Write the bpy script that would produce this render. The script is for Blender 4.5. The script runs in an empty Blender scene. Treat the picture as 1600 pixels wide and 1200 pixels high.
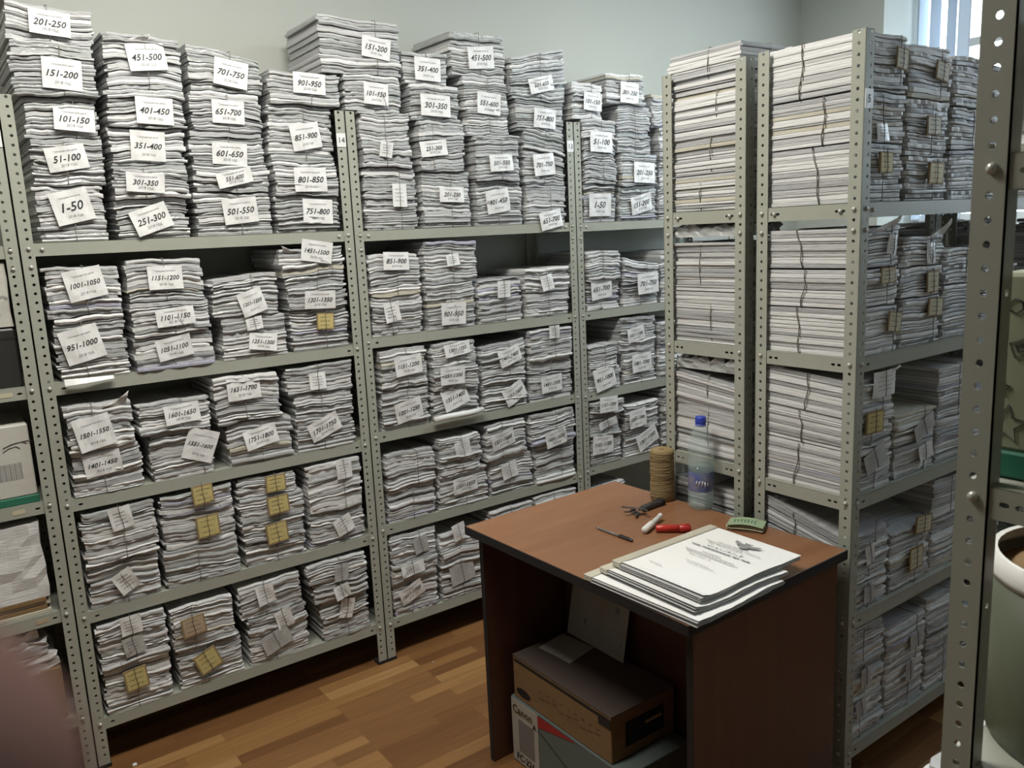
import bpy, math, random
import numpy as np
from mathutils import Vector, Matrix
C = bpy.context.scene.collection
R = math.radians
sc = bpy.context.scene

# ---------------------------------------------------------------- camera
cy_, cp_, cr_ = .6209, -.1833, -.0465
fw = Vector((math.sin(cy_)*math.cos(cp_), math.cos(cy_)*math.cos(cp_), math.sin(cp_)))
r0 = Vector((math.cos(cy_), -math.sin(cy_), 0)); u0 = r0.cross(fw)
rt = r0*math.cos(cr_) + u0*math.sin(cr_); up = -r0*math.sin(cr_) + u0*math.cos(cr_)
camd = bpy.data.cameras.new('camera'); cam = bpy.data.objects.new('camera', camd); C.objects.link(cam)
CAM = Vector((-.2567, -2.6472, 1.5807))
cam.matrix_world = Matrix(((rt.x, up.x, -fw.x, CAM.x), (rt.y, up.y, -fw.y, CAM.y), (rt.z, up.z, -fw.z, CAM.z), (0, 0, 0, 1)))
camd.sensor_width = 36; camd.lens = 1289.85/1600*36
camd.clip_start = .005
camd.dof.use_dof = True; camd.dof.focus_distance = 2.5; camd.dof.aperture_fstop = 12
sc.camera = cam
# ---------------------------------------------------------------- world, view, light
sc.view_settings.view_transform = 'Standard'; sc.view_settings.look = 'None'
sc.view_settings.gamma = 1; sc.view_settings.use_curve_mapping = False
sc.view_settings.exposure = 0.1
w = bpy.data.worlds.new('world'); sc.world = w; w.use_nodes = True
bg = w.node_tree.nodes['Background']; bg.inputs[0].default_value = (.74, .88, 1, 1); bg.inputs[1].default_value = 6.5
def area(name, loc, rot, sx, sy, e, col):
    l = bpy.data.lights.new(name, 'AREA'); l.shape = 'RECTANGLE'; l.size = sx; l.size_y = sy; l.energy = e; l.color = col
    o = bpy.data.objects.new(name, l); o.location = loc; o.rotation_euler = rot; C.objects.link(o); return o
LAMPS = [(.35, -1.0), (2.6, -.9)]
area('lamp_light', (.35, -1.0, 2.9), (0, 0, 0), 1.2, .28, 46, (1, .97, .88))
area('lamp_light', (2.6, -.9, 2.9), (0, 0, 0), 1.2, .28, 22, (.95, 1, .97))

# ---------------------------------------------------------------- materials
def mat(name, col, rough=.6, spec=.3, metal=0, var=None, bump=None, alpha=1, coat=0, emit=None):
    """var=(scale xyz, colour2, strength); bump=(scale xyz, strength)"""
    m = bpy.data.materials.new(name); m.use_nodes = True; nt = m.node_tree; b = nt.nodes['Principled BSDF']
    b.inputs['Base Color'].default_value = (*col, 1); b.inputs['Roughness'].default_value = rough
    b.inputs['Specular IOR Level'].default_value = spec; b.inputs['Metallic'].default_value = metal
    b.inputs['Alpha'].default_value = alpha; b.inputs['Coat Weight'].default_value = coat
    if emit: b.inputs['Emission Color'].default_value = (*emit[:3], 1); b.inputs['Emission Strength'].default_value = emit[3]
    def noise(scale, detail=3):
        tc = nt.nodes.new('ShaderNodeTexCoord'); mp = nt.nodes.new('ShaderNodeMapping'); n = nt.nodes.new('ShaderNodeTexNoise')
        mp.inputs['Scale'].default_value = scale; n.inputs['Scale'].default_value = 1; n.inputs['Detail'].default_value = detail
        nt.links.new(tc.outputs['Object'], mp.inputs[0]); nt.links.new(mp.outputs[0], n.inputs['Vector']); return n
    if var:
        n = noise(var[0]); cr = nt.nodes.new('ShaderNodeValToRGB')
        cr.color_ramp.elements[0].position = .5-var[2]; cr.color_ramp.elements[1].position = .5+var[2]
        cr.color_ramp.elements[0].color = (*var[1], 1); cr.color_ramp.elements[1].color = (*col, 1)
        nt.links.new(n.outputs[0], cr.inputs[0]); nt.links.new(cr.outputs[0], b.inputs['Base Color'])
    if bump:
        n = noise(bump[0]); bp = nt.nodes.new('ShaderNodeBump'); bp.inputs['Strength'].default_value = bump[1]; bp.inputs['Distance'].default_value = .004
        nt.links.new(n.outputs[0], bp.inputs['Height']); nt.links.new(bp.outputs[0], b.inputs['Normal'])
    return m
LN = (5, 5, 420)
PAPER = [mat('paper_white', (.60, .605, .61), .45, .4, var=(LN, (.42, .42, .425), .22), bump=((30, 30, 300), .5)),
         mat('paper_grey', (.48, .49, .50), .42, .45, var=(LN, (.32, .32, .33), .22), bump=((40, 40, 260), .5)),
         mat('paper_bright', (.80, .80, .80), .5, .4, var=(LN, (.58, .58, .58), .22), bump=((30, 30, 300), .4)),
         mat('paper_cream', (.62, .59, .50), .55, .3, var=(LN, (.46, .43, .35), .2), bump=((30, 30, 300), .4)),
         mat('paper_lilac', (.50, .50, .60), .5, .35, var=(LN, (.36, .36, .44), .2), bump=((30, 30, 300), .4)),
         mat('film_wrap', (.45, .465, .46), .26, .6, var=((14, 14, 160), (.34, .35, .35), .25), bump=((45, 45, 90), .8))]
CARD = mat('tag_card', (.80, .80, .80), .25, .6, bump=((60, 60, 60), .25))
INK = mat('black_ink', (.045, .045, .05), .6)
GINK = mat('grey_ink', (.25, .25, .27), .6)
YEL = mat('yellow_label', (.62, .52, .24), .5, var=((60, 60, 60), (.52, .43, .18), .25))
CRM = mat('cream_label', (.62, .57, .42), .5, var=((60, 60, 60), (.52, .47, .33), .25))
BRD = mat('brown_board', (.34, .25, .13), .7, var=((80, 80, 80), (.26, .19, .10), .25))
TAN = mat('tan_label', (.50, .38, .26), .6, var=((60, 60, 60), (.42, .33, .24), .25))
GRY = mat('grey_label', (.52, .52, .51), .3, .5, var=((50, 50, 50), (.42, .42, .42), .25))
TWI = mat('twine_fibre', (.22, .20, .165), .9)
TWD = mat('dark_string', (.10, .09, .08), .9)
STEEL = mat('painted_steel', (.375, .385, .33), .42, .4, var=((6, 6, 2), (.35, .36, .31), .2))
BOLT = mat('bolt_zinc', (.50, .50, .47), .3, .6, .35)
RUB = mat('black_rubber', (.02, .02, .02), .7)
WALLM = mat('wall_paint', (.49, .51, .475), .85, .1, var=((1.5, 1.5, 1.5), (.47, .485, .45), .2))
WALLD = mat('bounce_cutting_wall', (.27, .26, .235), .85, .1)  # unseen walls made darker than the room to cut bounced light
CEILM = mat('ceiling_paint', (.62, .62, .60), .9, .1, var=((1.5, 1.5, 1.5), (.60, .60, .58), .2))
WHT = mat('window_plastic', (.66, .68, .70), .3, .5)
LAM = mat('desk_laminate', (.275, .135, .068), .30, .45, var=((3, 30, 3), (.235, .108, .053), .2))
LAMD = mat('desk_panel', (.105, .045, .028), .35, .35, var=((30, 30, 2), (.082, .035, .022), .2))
EDG = mat('black_edge', (.022, .022, .024), .5, .25)
CBD = mat('corrugated_board', (.26, .165, .08), .8, .2, var=((8, 8, 30), (.22, .14, .07), .2))
DGR = mat('dark_board', (.10, .075, .065), .7, .2)

def link(name, me, mats, parent=None):
    o = bpy.data.objects.new(name, me); C.objects.link(o)
    for m in (mats if isinstance(mats, (list, tuple)) else [mats]):
        if m.name not in me.materials: me.materials.append(m)
    if parent: o.parent = parent
    return o
def mesh(V, F, mi=None, smooth=False):
    me = bpy.data.meshes.new('m'); me.from_pydata([tuple(v) for v in V], [], F)
    if mi is not None: me.polygons.foreach_set('material_index', mi)
    if smooth: me.polygons.foreach_set('use_smooth', [True]*len(F))
    me.update(); return me
def tag(o, label, cat, group=None):
    o['label'] = label; o['category'] = cat
    if group: o['group'] = group
    return o
def thing(name, label, cat, loc=(0, 0, 0), rz=0, group=None):
    o = bpy.data.objects.new(name, None); C.objects.link(o); o.location = loc; o.rotation_euler = (0, 0, rz); o.empty_display_size = .05
    return tag(o, label, cat, group)
class MB:
    def __init__(s): s.V = []; s.F = []; s.M = []; s.S = []
    def add(s, V, F, mi=0, sm=False):
        n = len(s.V); s.V += [tuple(v) for v in V]; s.F += [tuple(i+n for i in f) for f in F]; s.M += [mi]*len(F); s.S += [sm]*len(F); return s
    def box(s, a, b, mi=0, bv=0):
        x0, y0, z0 = a; x1, y1, z1 = b
        if bv:
            pr = [(x0+bv, y0), (x1-bv, y0), (x1, y0+bv), (x1, y1-bv), (x1-bv, y1), (x0+bv, y1), (x0, y1-bv), (x0, y0+bv)]
            V = []
            cx, cy = (x0+x1)/2, (y0+y1)/2
            for z, k in ((z0, bv), (z0+bv, 0), (z1-bv, 0), (z1, bv)):
                for px, py in pr: V.append((px+(k if px < cx else -k)*.7, py+(k if py < cy else -k)*.7, z))
            F = [tuple(range(7, -1, -1)), tuple(range(24, 32))]
            for r in range(3):
                for i in range(8): j = (i+1) % 8; F.append((r*8+i, r*8+j, r*8+8+j, r*8+8+i))
            return s.add(V, F, mi)
        V = [(x0, y0, z0), (x1, y0, z0), (x1, y1, z0), (x0, y1, z0), (x0, y0, z1), (x1, y0, z1), (x1, y1, z1), (x0, y1, z1)]
        return s.add(V, [(0, 3, 2, 1), (4, 5, 6, 7), (0, 1, 5, 4), (1, 2, 6, 5), (2, 3, 7, 6), (3, 0, 4, 7)], mi)
    def tube(s, P, r, n=6, mi=0, closed=False, cap=True):
        P = [Vector(p) for p in P]; N = len(P); V = []; F = []
        rs = r if isinstance(r, (list, tuple)) else [r]*N
        for i, p in enumerate(P):
            a = P[i-1] if (i or closed) else p; b = P[(i+1) % N] if (i < N-1 or closed) else p
            t = (b-a).normalized() if (b-a).length > 1e-9 else Vector((0, 0, 1))
            h = Vector((0, 0, 1)) if abs(t.z) < .9 else Vector((1, 0, 0))
            e1 = t.cross(h).normalized(); e2 = t.cross(e1)
            for k in range(n):
                an = 2*math.pi*k/n; V.append(p+e1*math.cos(an)*rs[i]+e2*math.sin(an)*rs[i])
        for i in range(N if closed else N-1):
            j = (i+1) % N
            for k in range(n): l = (k+1) % n; F.append((i*n+k, i*n+l, j*n+l, j*n+k))
        if cap and not closed: F.append(tuple(range(n-1, -1, -1))); F.append(tuple((N-1)*n+k for k in range(n)))
        return s.add(V, F, mi, True)
    def lathe(s, prof, n=32, c=(0, 0, 0), mi=0, sm=True):
        V = []; F = []
        for r, z in prof:
            for k in range(n): an = 2*math.pi*k/n; V.append((c[0]+r*math.cos(an), c[1]+r*math.sin(an), c[2]+z))
        for i in range(len(prof)-1):
            for k in range(n): l = (k+1) % n; F.append((i*n+k, i*n+l, (i+1)*n+l, (i+1)*n+k))
        return s.add(V, F, mi, sm)
    def mesh(s):
        me = mesh(s.V, s.F, s.M); me.polygons.foreach_set('use_smooth', s.S); me.update(); return me
    def build(s, name, mats, parent=None):
        me = s.mesh(); o = bpy.data.objects.new(name, me); C.objects.link(o)
        for m in (mats if isinstance(mats, (list, tuple)) else [mats]): me.materials.append(m)
        if parent: o.parent = parent
        return o
def struct(o): o['kind'] = 'structure'; return o

# ---------------------------------------------------------------- room
def planks():
    m = bpy.data.materials.new('parquet_laminate'); m.use_nodes = True; nt = m.node_tree; b = nt.nodes['Principled BSDF']
    tc = nt.nodes.new('ShaderNodeTexCoord'); br = nt.nodes.new('ShaderNodeTexBrick')
    br.offset = .37; br.offset_frequency = 3; br.squash = 1
    br.inputs['Color1'].default_value = (0, 0, 0, 1); br.inputs['Color2'].default_value = (1, 1, 1, 1); br.inputs['Mortar'].default_value = (.3, .3, .3, 1)
    br.inputs['Scale'].default_value = 1; br.inputs['Mortar Size'].default_value = .0008; br.inputs['Bias'].default_value = 0
    br.inputs['Brick Width'].default_value = .36; br.inputs['Row Height'].default_value = .052
    nt.links.new(tc.outputs['Object'], br.inputs['Vector'])
    cr = nt.nodes.new('ShaderNodeValToRGB'); el = cr.color_ramp.elements
    el[0].position = 0; el[0].color = (.19, .085, .032, 1); el[1].position = 1; el[1].color = (.44, .25, .10, 1)
    for p, c in ((.35, (.245, .115, .042, 1)), (.6, (.30, .15, .056, 1)), (.8, (.35, .18, .066, 1))): e = el.new(p); e.color = c
    nt.links.new(br.outputs['Color'], cr.inputs[0])
    mp = nt.nodes.new('ShaderNodeMapping'); mp.inputs['Scale'].default_value = (4, 60, 1); n = nt.nodes.new('ShaderNodeTexNoise'); n.inputs['Scale'].default_value = 1; n.inputs['Detail'].default_value = 4
    nt.links.new(tc.outputs['Object'], mp.inputs[0]); nt.links.new(mp.outputs[0], n.inputs['Vector'])
    mx = nt.nodes.new('ShaderNodeMix'); mx.data_type = 'RGBA'; mx.blend_type = 'MULTIPLY'; mx.inputs[0].default_value = .45
    nt.links.new(cr.outputs[0], mx.inputs[6]); nt.links.new(n.outputs['Fac'], mx.inputs[7]); nt.links.new(mx.outputs[2], b.inputs['Base Color'])
    b.inputs['Roughness'].default_value = .38; b.inputs['Specular IOR Level'].default_value = .4
    return m
X0, X1, Y0, Y1, ZC = -2.2, 3.96, -3.7, .33, 3.0
struct(MB().box((X0-.1, Y0-.1, -.1), (X1+.1, Y1+.1, 0)).build('floor', planks()))
struct(MB().box((X0-.1, Y0-.1, ZC), (X1+.1, Y1+.1, ZC+.1)).build('ceiling', CEILM))
struct(MB().box((X0-.1, Y1, 0), (X1+.1, Y1+.1, ZC)).build('wall_back', WALLM))
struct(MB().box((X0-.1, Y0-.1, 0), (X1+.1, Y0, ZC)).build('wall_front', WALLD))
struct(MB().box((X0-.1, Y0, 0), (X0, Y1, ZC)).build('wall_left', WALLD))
WY0, WY1, WZ0, WZ1 = -3.1, -.165, 1.5, 2.8  # opening lengthened out of view to let more daylight into the near aisle
mb = MB(); XW = X1+.45
mb.box((X1, Y0, 0), (XW, WY0, ZC)); mb.box((X1, WY1, 0), (XW, Y1, ZC)); mb.box((X1, WY0, 0), (XW, WY1, WZ0)); mb.box((X1, WY0, WZ1), (XW, WY1, ZC))
struct(mb.build('wall_right', WALLM))
wx = X1+.34
mb = MB()
def bar(y0, y1, z0, z1, d=.05): mb.box((wx, y0, z0), (wx+d, y1, z1))
bar(WY0, WY0+.06, WZ0, WZ1); bar(WY1-.035, WY1, WZ0, WZ1); bar(WY0+.06, WY1-.035, WZ0, WZ0+.06); bar(WY0+.06, WY1-.035, WZ1-.06, WZ1)
for y in (-.405, -.78, -1.2, -1.6, -2.1, -2.6): bar(y-.03, y+.03, WZ0+.06, WZ1-.06)
bar(-.75, -.435, 2.40, 2.44); bar(-1.57, -1.23, 2.40, 2.44)
wo = struct(mb.build('window_1', WHT))
glm = mat('window_glass', (.9, .95, 1), .02, .5, alpha=.12)
mb = MB().box((wx+.02, WY0+.06, WZ0+.06), (wx+.026, WY1-.035, WZ1-.06)); g_ = mb.build('window_pane', glm, wo)
# vertical blind hanging behind the glass bay nearest the corner
bl = thing('vertical_blind', 'pale blue vertical blind hanging at the window beside the corner', 'blind', (wx-.03, -.3, 2.78))
blm = mat('blind_fabric', (.55, .63, .74), .8, .1)
MB().box((-.01, -.16, -.02), (.01, .13, .012)).build('blind_rail', WHT, bl)
for k, yy in enumerate((-.115, -.055, .03, .095)):
    s_ = MB().box((-.001, -.026, -1.24), (.001, .026, -.02)).build('blind_slat', blm, bl); s_.location = (0, yy, 0); s_.rotation_euler = (0, 0, R(62 if k % 2 else 40))
struct(MB().box((X0, Y1-.012, 0), (X1, Y1, .06)).build('baseboard_back', mat('baseboard_brown', (.12, .06, .035), .5)))
# ceiling lamps
tubem = mat('lamp_tube', (1, 1, 1), .3, emit=(1, .98, .92, 6))
lw = mat('lamp_enamel', (.75, .75, .73), .4)
for i, (lx, ly) in enumerate(LAMPS):
    t = thing('ceiling_lamp', ['fluorescent ceiling lamp over the desk aisle', 'fluorescent ceiling lamp over the corner aisle'][i], 'lamp', (lx, ly, ZC))
    MB().box((-.62, -.16, -.06), (.62, .16, 0), bv=.008).build('housing', lw, t)
    for yy in (-.08, .08): MB().tube([(-.58, yy, -.075), (.58, yy, -.075)], .013, 10).build('tube', tubem, t)

# ---------------------------------------------------------------- shelving
def strip(mb, o, u, v, n, L, W, t, holes):
    o, u, v, n = map(Vector, (o, u, v, n))
    P = lambda a, b, c: o+u*a+v*b+n*c
    def solid(a, b):
        if b-a < 1e-5: return
        V = [P(a, 0, 0), P(b, 0, 0), P(b, W, 0), P(a, W, 0), P(a, 0, t), P(b, 0, t), P(b, W, t), P(a, W, t)]
        mb.add(V, [(0, 3, 2, 1), (4, 5, 6, 7), (0, 1, 5, 4), (1, 2, 6, 5), (2, 3, 7, 6), (3, 0, 4, 7)])
    pos = 0
    for cu, cv, ru, rv in sorted(holes):
        a, b = cu-ru-.002, cu+ru+.002
        solid(pos, a); pos = b
        out = [(b, cv), (b, W), (cu, W), (a, W), (a, cv), (a, 0), (cu, 0), (b, 0)]
        inn = [(cu+ru*math.cos(k*math.pi/4), cv+rv*math.sin(k*math.pi/4)) for k in range(8)]
        V = [P(*q, 0) for q in out]+[P(*q, 0) for q in inn]+[P(*q, t) for q in out]+[P(*q, t) for q in inn]
        F = []
        for k in range(8):
            l = (k+1) % 8
            F += [(k, l, 8+l, 8+k), (16+k, 24+k, 24+l, 16+l), (8+k, 8+l, 24+l, 24+k)]
        F += [(6, 7, 23, 22), (5, 6, 22, 21), (1, 2, 18, 17), (2, 3, 19, 18)]
        mb.add(V, F)
    solid(pos, L)
POSTM = {}
def post_mesh(sx, sy, plain=False):
    key = (sx, sy, plain)
    if key not in POSTM:
        mb = MB(); hz = [2.0-.006-.025*k for k in range(80)]; hz = [z for z in hz if z > .02]
        strip(mb, (0, 0, 0), (0, 0, 1), (sx, 0, 0), (0, sy, 0), 2.0, .024 if plain else .035, .002, [(z, .013 if plain else .022, .0042, .0042) for i_, z in enumerate(hz) if not plain or i_ % 14 == 6])
        strip(mb, (0, 0, 0), (0, 0, 1), (0, sy, 0), (sx, 0, 0), 2.0, .035, .002, [(z, .0175, .0042, .0042) for z in hz])
        me = mb.mesh(); me.materials.append(STEEL); POSTM[key] = me
    return POSTM[key]
bm_ = MB().lathe([(0, .0045), (.003, .0042), (.0055, .002), (.006, 0), (.006, -.001)], 8); BOLTM = bm_.mesh(); BOLTM.materials.append(BOLT)
SHM = {}
def shelf_mesh(top):
    if top not in SHM:
        W, D, h = 1.0, .3, .036; mb = MB()
        mb.box((.003, .003, -.0012), (W-.003, D-.003, 0))
        hs = [] if top else [(.055, .018, .007, .0035), (W-.055, .018, .007, .0035)]
        for y, n in ((.003, 1), (D-.003, -1)): strip(mb, (.003, y, -h), (1, 0, 0), (0, 0, 1), (0, n, 0), W-.006, h, .0015, hs)
        he = [(.045, .018, .006, .0035), (.062, .018, .006, .0035), (D-.068, .018, .006, .0035), (D-.051, .018, .006, .0035)]
        for x, n in ((.003, 1), (W-.003, -1)): strip(mb, (x, .003, -h), (0, 1, 0), (0, 0, 1), (n, 0, 0), D-.006, h, .0015, he)
        me = mb.mesh(); me.materials.append(STEEL); SHM[top] = me
    return SHM[top]
def rack(x0, y0, zs, label, plate=None, plate_x=None, ends=False, back=False, dpost=None, skip_posts=()):
    t = thing('shelving_unit', label, 'shelving', (x0, y0, 0))
    D = .3
    for k, (px, py, sx, sy) in enumerate(((0, 0, 1, 1), (1, 0, -1, 1), (0, D, 1, -1), (1, D, -1, -1))):
        o = bpy.data.objects.new('post', post_mesh(sx, sy) if not (dpost and k == 2) else post_mesh(1, 1, True)); C.objects.link(o); o.parent = t
        o.location = (px+(.0005 if px == 0 else -.0005), py if not (dpost and k == 2) else D-.033, 0)
        f = MB().box((.0002 if sx > 0 else -.038, -.002 if sy > 0 else -.038, 0), (.038 if sx > 0 else -.0002, .038 if sy > 0 else .002, .012)).build('foot_cap', RUB, t)
        f.location = (px, py, 0)
    for i, z in enumerate(zs):
        o = bpy.data.objects.new('shelf', shelf_mesh(i == 0)); C.objects.link(o); o.parent = t; o.location = (0, 0, z)
    def bolt(x, y, z, rx, ry):
        o = bpy.data.objects.new('bolt', BOLTM); C.objects.link(o); o.parent = t; o.location = (x, y, z); o.rotation_euler = (rx, ry, 0)
    for i, z in enumerate(zs):
        for dz in ((-.015, -.065) if i == 0 and not dpost else (-.014,)):
            if not back:
                for x in (.022, .978): bolt(x, -.001, z+dz, R(90), 0)
            if ends:
                for y in (.0175, D-.0175): bolt(-.001, y, z+dz, 0, R(-90))
        if i == 0:
            if not back:
                for x in (.055, .945): bolt(x, .002, z-.018, R(90), 0)
            if ends:
                for y in (.055, D-.055): bolt(.001, y, z-.018, 0, R(-90))
    if plate:
        p = MB().box((-.0165, -.0016, -.022), (.0165, 0, .022)).build('number_plate', CARD, t); p.location = (plate_x, -.0005, plate[1])
        p['label'] = 'white number plate reading ' + plate[0]
        tv, tf = text_geo(plate[0], .026, 0)
        l = link('lettering', mesh([(v[0], -.0024, v[1]-.009) for v in tv], tf), INK, p)
    return t
_tc = {}
def text_geo(txt, size=1, shear=.0, bold=0):
    k = (txt, shear, bold)
    if k not in _tc:
        cu = bpy.data.curves.new('t', 'FONT'); cu.body = txt; cu.size = 1; cu.shear = shear; cu.offset = bold; cu.align_x = 'CENTER'; cu.resolution_u = 2
        ob = bpy.data.objects.new('t', cu); C.objects.link(ob); dg = bpy.context.evaluated_depsgraph_get()
        me = bpy.data.meshes.new_from_object(ob.evaluated_get(dg)); bpy.data.objects.remove(ob)
        _tc[k] = ([(v.co.x, v.co.y) for v in me.vertices], [tuple(p.vertices) for p in me.polygons]); bpy.data.meshes.remove(me)
    V, F = _tc[k]
    return [(x*size, y*size) for x, y in V], F
SZ={'L': [1.608, 1.214, 0.866, 0.513, 0.162], 'M': [1.605, 1.23, 0.884, 0.531, 0.16], 'R': [1.601, 1.23, 0.879, 0.545, 0.16], 'C': [1.61, 1.232, 0.874, 0.545, 0.165], 'B': [1.612, 1.232, 0.888, 0.535, 0.165]}
sz = {k: [z-.001 for z in v] for k, v in SZ.items()}
rack(-1, 0, [1.604, 1.214, .878, .541, .20], 'grey perforated steel shelving unit at the far left edge', ('15', 1.885), .981)
rack(0, 0, sz['L'], 'grey perforated steel shelving unit of paper bundles just left of centre, plate 14', ('14', 1.905), .980)
rack(1, 0, sz['M'], 'grey steel shelving unit in the middle of the back wall, plate 13', ('13', 1.905), .980)
rack(2, 0, sz['R'], 'grey perforated steel shelving unit in the corner behind the twine spool')
XB = 1.589
rack(XB, -1.183, sz['B'], 'grey steel shelving unit whose end frame stands behind the water bottle', ends=True, back=True)
rack(XB, -1.519, sz['C'], 'grey steel shelving unit with number plate 5 touching the right end of the desk', ('5', 1.845), .018, ends=True)
rack(XB+1.002, -1.183, sz['B'], 'grey steel shelving unit farther along the row behind the bottle', back=True)
rack(XB+1.002, -1.519, sz['C'], 'grey steel shelving unit farther along the row beside the desk')
rack(.654, -2.517, [1.635, 1.285, .945, .55, .16], 'grey perforated steel shelving unit nearest the camera at the right edge', dpost=True, ends=True, back=True)

# ---------------------------------------------------------------- paper bundles
def sheet(pts, t=.0008):
    """closed thin sheet from a grid of points pts[i][j]"""
    n, m = len(pts), len(pts[0]); V = [p for r in pts for p in r]; G = n*m
    V += [(p[0], p[1], p[2]-t) for p in V]; F = []
    for i in range(n-1):
        for j in range(m-1):
            a, b, c, d = i*m+j, (i+1)*m+j, (i+1)*m+j+1, i*m+j+1
            F += [(a, b, c, d), (G+a, G+d, G+c, G+b)]
    per = [(i, 0) for i in range(n)]+[(n-1, j) for j in range(1, m)]+[(i, m-1) for i in range(n-2, -1, -1)]+[(0, j) for j in range(m-2, 0, -1)]
    for k in range(len(per)):
        p = per[k][0]*m+per[k][1]; q = per[(k+1) % len(per)][0]*m+per[(k+1) % len(per)][1]; F.append((p, G+p, G+q, q))
    return mesh(V, F, smooth=False)
def bundle_mesh(w_, d, h, rnd, tilt=0, film=.15, neat=False, prev=None, xc=0, ty=(0, 0)):
    V = []; F = []; MI = []; SM = []
    lo = .006 if neat else .0068
    ts = []
    while sum(ts) < h: ts.append(rnd.uniform(lo, lo*2.3))
    s = h/sum(ts); ts = [t*s for t in ts]; n = len(ts)
    nx = 14; xs = np.linspace(0, 1, nx+1); ysr = np.array([0, .07, .5, 1.0]); ny = 3
    ph = [rnd.uniform(0, 6.28) for _ in range(8)]; z = 0
    Fprev = np.zeros((nx+1, ny+1)) if prev is None else np.stack([np.interp(xc+(xs-.5)*w_, prev[0], prev[1][:, j]) for j in range(ny+1)], 1)
    sag = rnd.uniform(-.007, .005); skew = rnd.uniform(-.008, .008)*(.3 if neat else 1); F0 = Fprev[:, :1]*np.array([1.0, .9, .6, .5])[None, :]; rel = 0
    for k, t in enumerate(ts):
        kk = (k+1)/n
        A = min(1, kk*2) if prev is None else 1
        for q in range(4): ph[q] += rnd.uniform(-.55, .55)
        am = .45 if neat else 1
        base = am*(.0030*np.sin(xs*4.5+ph[0])+.0017*np.sin(xs*12+ph[1])+.0009*np.sin(xs*27+ph[2]))+sag*am*math.sin(math.pi*kk*.9)*(4*(xs-.5)**2)+skew*math.sin(math.pi*kk)*(xs-.5)*2
        yf = np.array([1.0, .75, .3, .2])
        Fk = A*base[:, None]*yf[None, :]+tilt*kk*(xs[:, None]-.5)+F0*max(0, 1-kk*1.6)
        Fk = np.maximum(Fk, Fprev-t*.62); Fk = np.minimum(Fk, Fprev+t*.8)
        gap = np.abs(rnd.gauss(0, .0006))+.0002+.0007*np.abs(np.sin(xs*7+ph[3]))
        x0 = -w_/2+rnd.uniform(0, .004 if neat else .012); x1 = w_/2-min(.012, abs(rnd.gauss(0, .0045)))
        y0 = abs(rnd.gauss(0, .0034)); y1 = d-rnd.uniform(0, .02)
        if rnd.random() < .08: y0 -= .006
        jag = rnd.choice((.0006, .0012, .003))
        X = np.empty((nx+1, ny+1)); Y = np.empty((nx+1, ny+1))
        fr = np.array([rnd.uniform(-1, 1) for _ in xs])*jag+.0018*np.sin(xs*rnd.uniform(3, 9)+ph[4]*k)
        for j in range(ny+1):
            X[:, j] = x0+(x1-x0)*xs; Y[:, j] = y0+(y1-y0)*ysr[j]
        Y[:, 0] += fr; Y[:, 1] += fr*.6
        Y[0, 0] += rnd.uniform(0, .006); Y[-1, 0] += rnd.uniform(0, .008)
        for j in range(ny+1): X[0, j] += rnd.uniform(0, .002); X[-1, j] -= rnd.uniform(0, .004)
        ZB = z+Fprev+(ty[0]+(ty[1]-ty[0])*k/n)*(ysr-.5)[None, :]; ZT = z+t+Fk-gap[:, None]+(ty[0]+(ty[1]-ty[0])*kk)*(ysr-.5)[None, :]
        ZT[:, 0] -= rnd.uniform(.0, .0012)
        ZT = np.maximum(ZT, ZB+.0012)
        b0 = len(V)
        idx = lambda i, j: i*(ny+1)+j
        G = (nx+1)*(ny+1)
        for i in range(nx+1):
            for j in range(ny+1): V.append((X[i, j], Y[i, j], ZB[i, j]))
        for i in range(nx+1):
            for j in range(ny+1): V.append((X[i, j], Y[i, j], ZT[i, j]))
        per = [(i, 0) for i in range(nx+1)]+[(nx, j) for j in range(1, ny+1)]+[(i, ny) for i in range(nx-1, -1, -1)]+[(0, j) for j in range(ny-1, 0, -1)]
        bul = rnd.choice((0, .0008, .002, .003)) if not neat else .0008
        m0 = len(V)
        for i, j in per:
            dy = -bul if j == 0 else 0; dx = -bul*.4 if i == 0 else (bul*.4 if i == nx else 0)
            V.append((X[i, j]+dx, Y[i, j]+dy, (ZB[i, j]+ZT[i, j])/2))
        f = []
        for i in range(nx):
            for j in range(ny):
                f.append((b0+idx(i, j), b0+idx(i, j+1), b0+idx(i+1, j+1), b0+idx(i+1, j)))
                f.append((b0+G+idx(i, j), b0+G+idx(i+1, j), b0+G+idx(i+1, j+1), b0+G+idx(i, j+1)))
        K = len(per)
        for a in range(K):
            b = (a+1) % K; p, q = idx(*per[a]), idx(*per[b])
            f.append((b0+p, b0+q, m0+b, m0+a)); f.append((m0+a, m0+b, b0+G+q, b0+G+p))
        r = rnd.random()
        r = max(r, .0) if not neat else .35+r*.6
        mi = 5 if r < film else (0 if r < film+.32 else (1 if r < film+.48 else (2 if r < film+.76 else (3 if r < .95 and rnd.random() < .35 else (4 if rnd.random() < .2 else 0)))))  # random paper tones; extra bright layers imitate edge highlights by colour
        F += f; MI += [mi]*len(f); SM += [False]*len(f)
        z += t; Fprev = Fk
    me = mesh(V, F, MI); me.polygons.foreach_set('use_smooth', SM)
    for m in PAPER: me.materials.append(m)
    return me, (xc+(xs-.5)*w_, Fprev)
def twine(mb, xs, w_, d, h, rnd, last):
    z1 = h+(.0015 if last else -.012)
    a = [(xs+rnd.uniform(-.002, .002), -.004-.001*rnd.random(), .003+(h-(.003 if last else .012))*(i/5)) for i in range(6)]
    mb.tube(a+[(xs, .006, z1), (xs, d*.5, z1), (xs, d-.01, z1-.001), (xs, d+.002, h*.5), (xs, d-.01, .0022), (xs, .02, .0022)], .0011, 5, closed=True)
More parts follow.
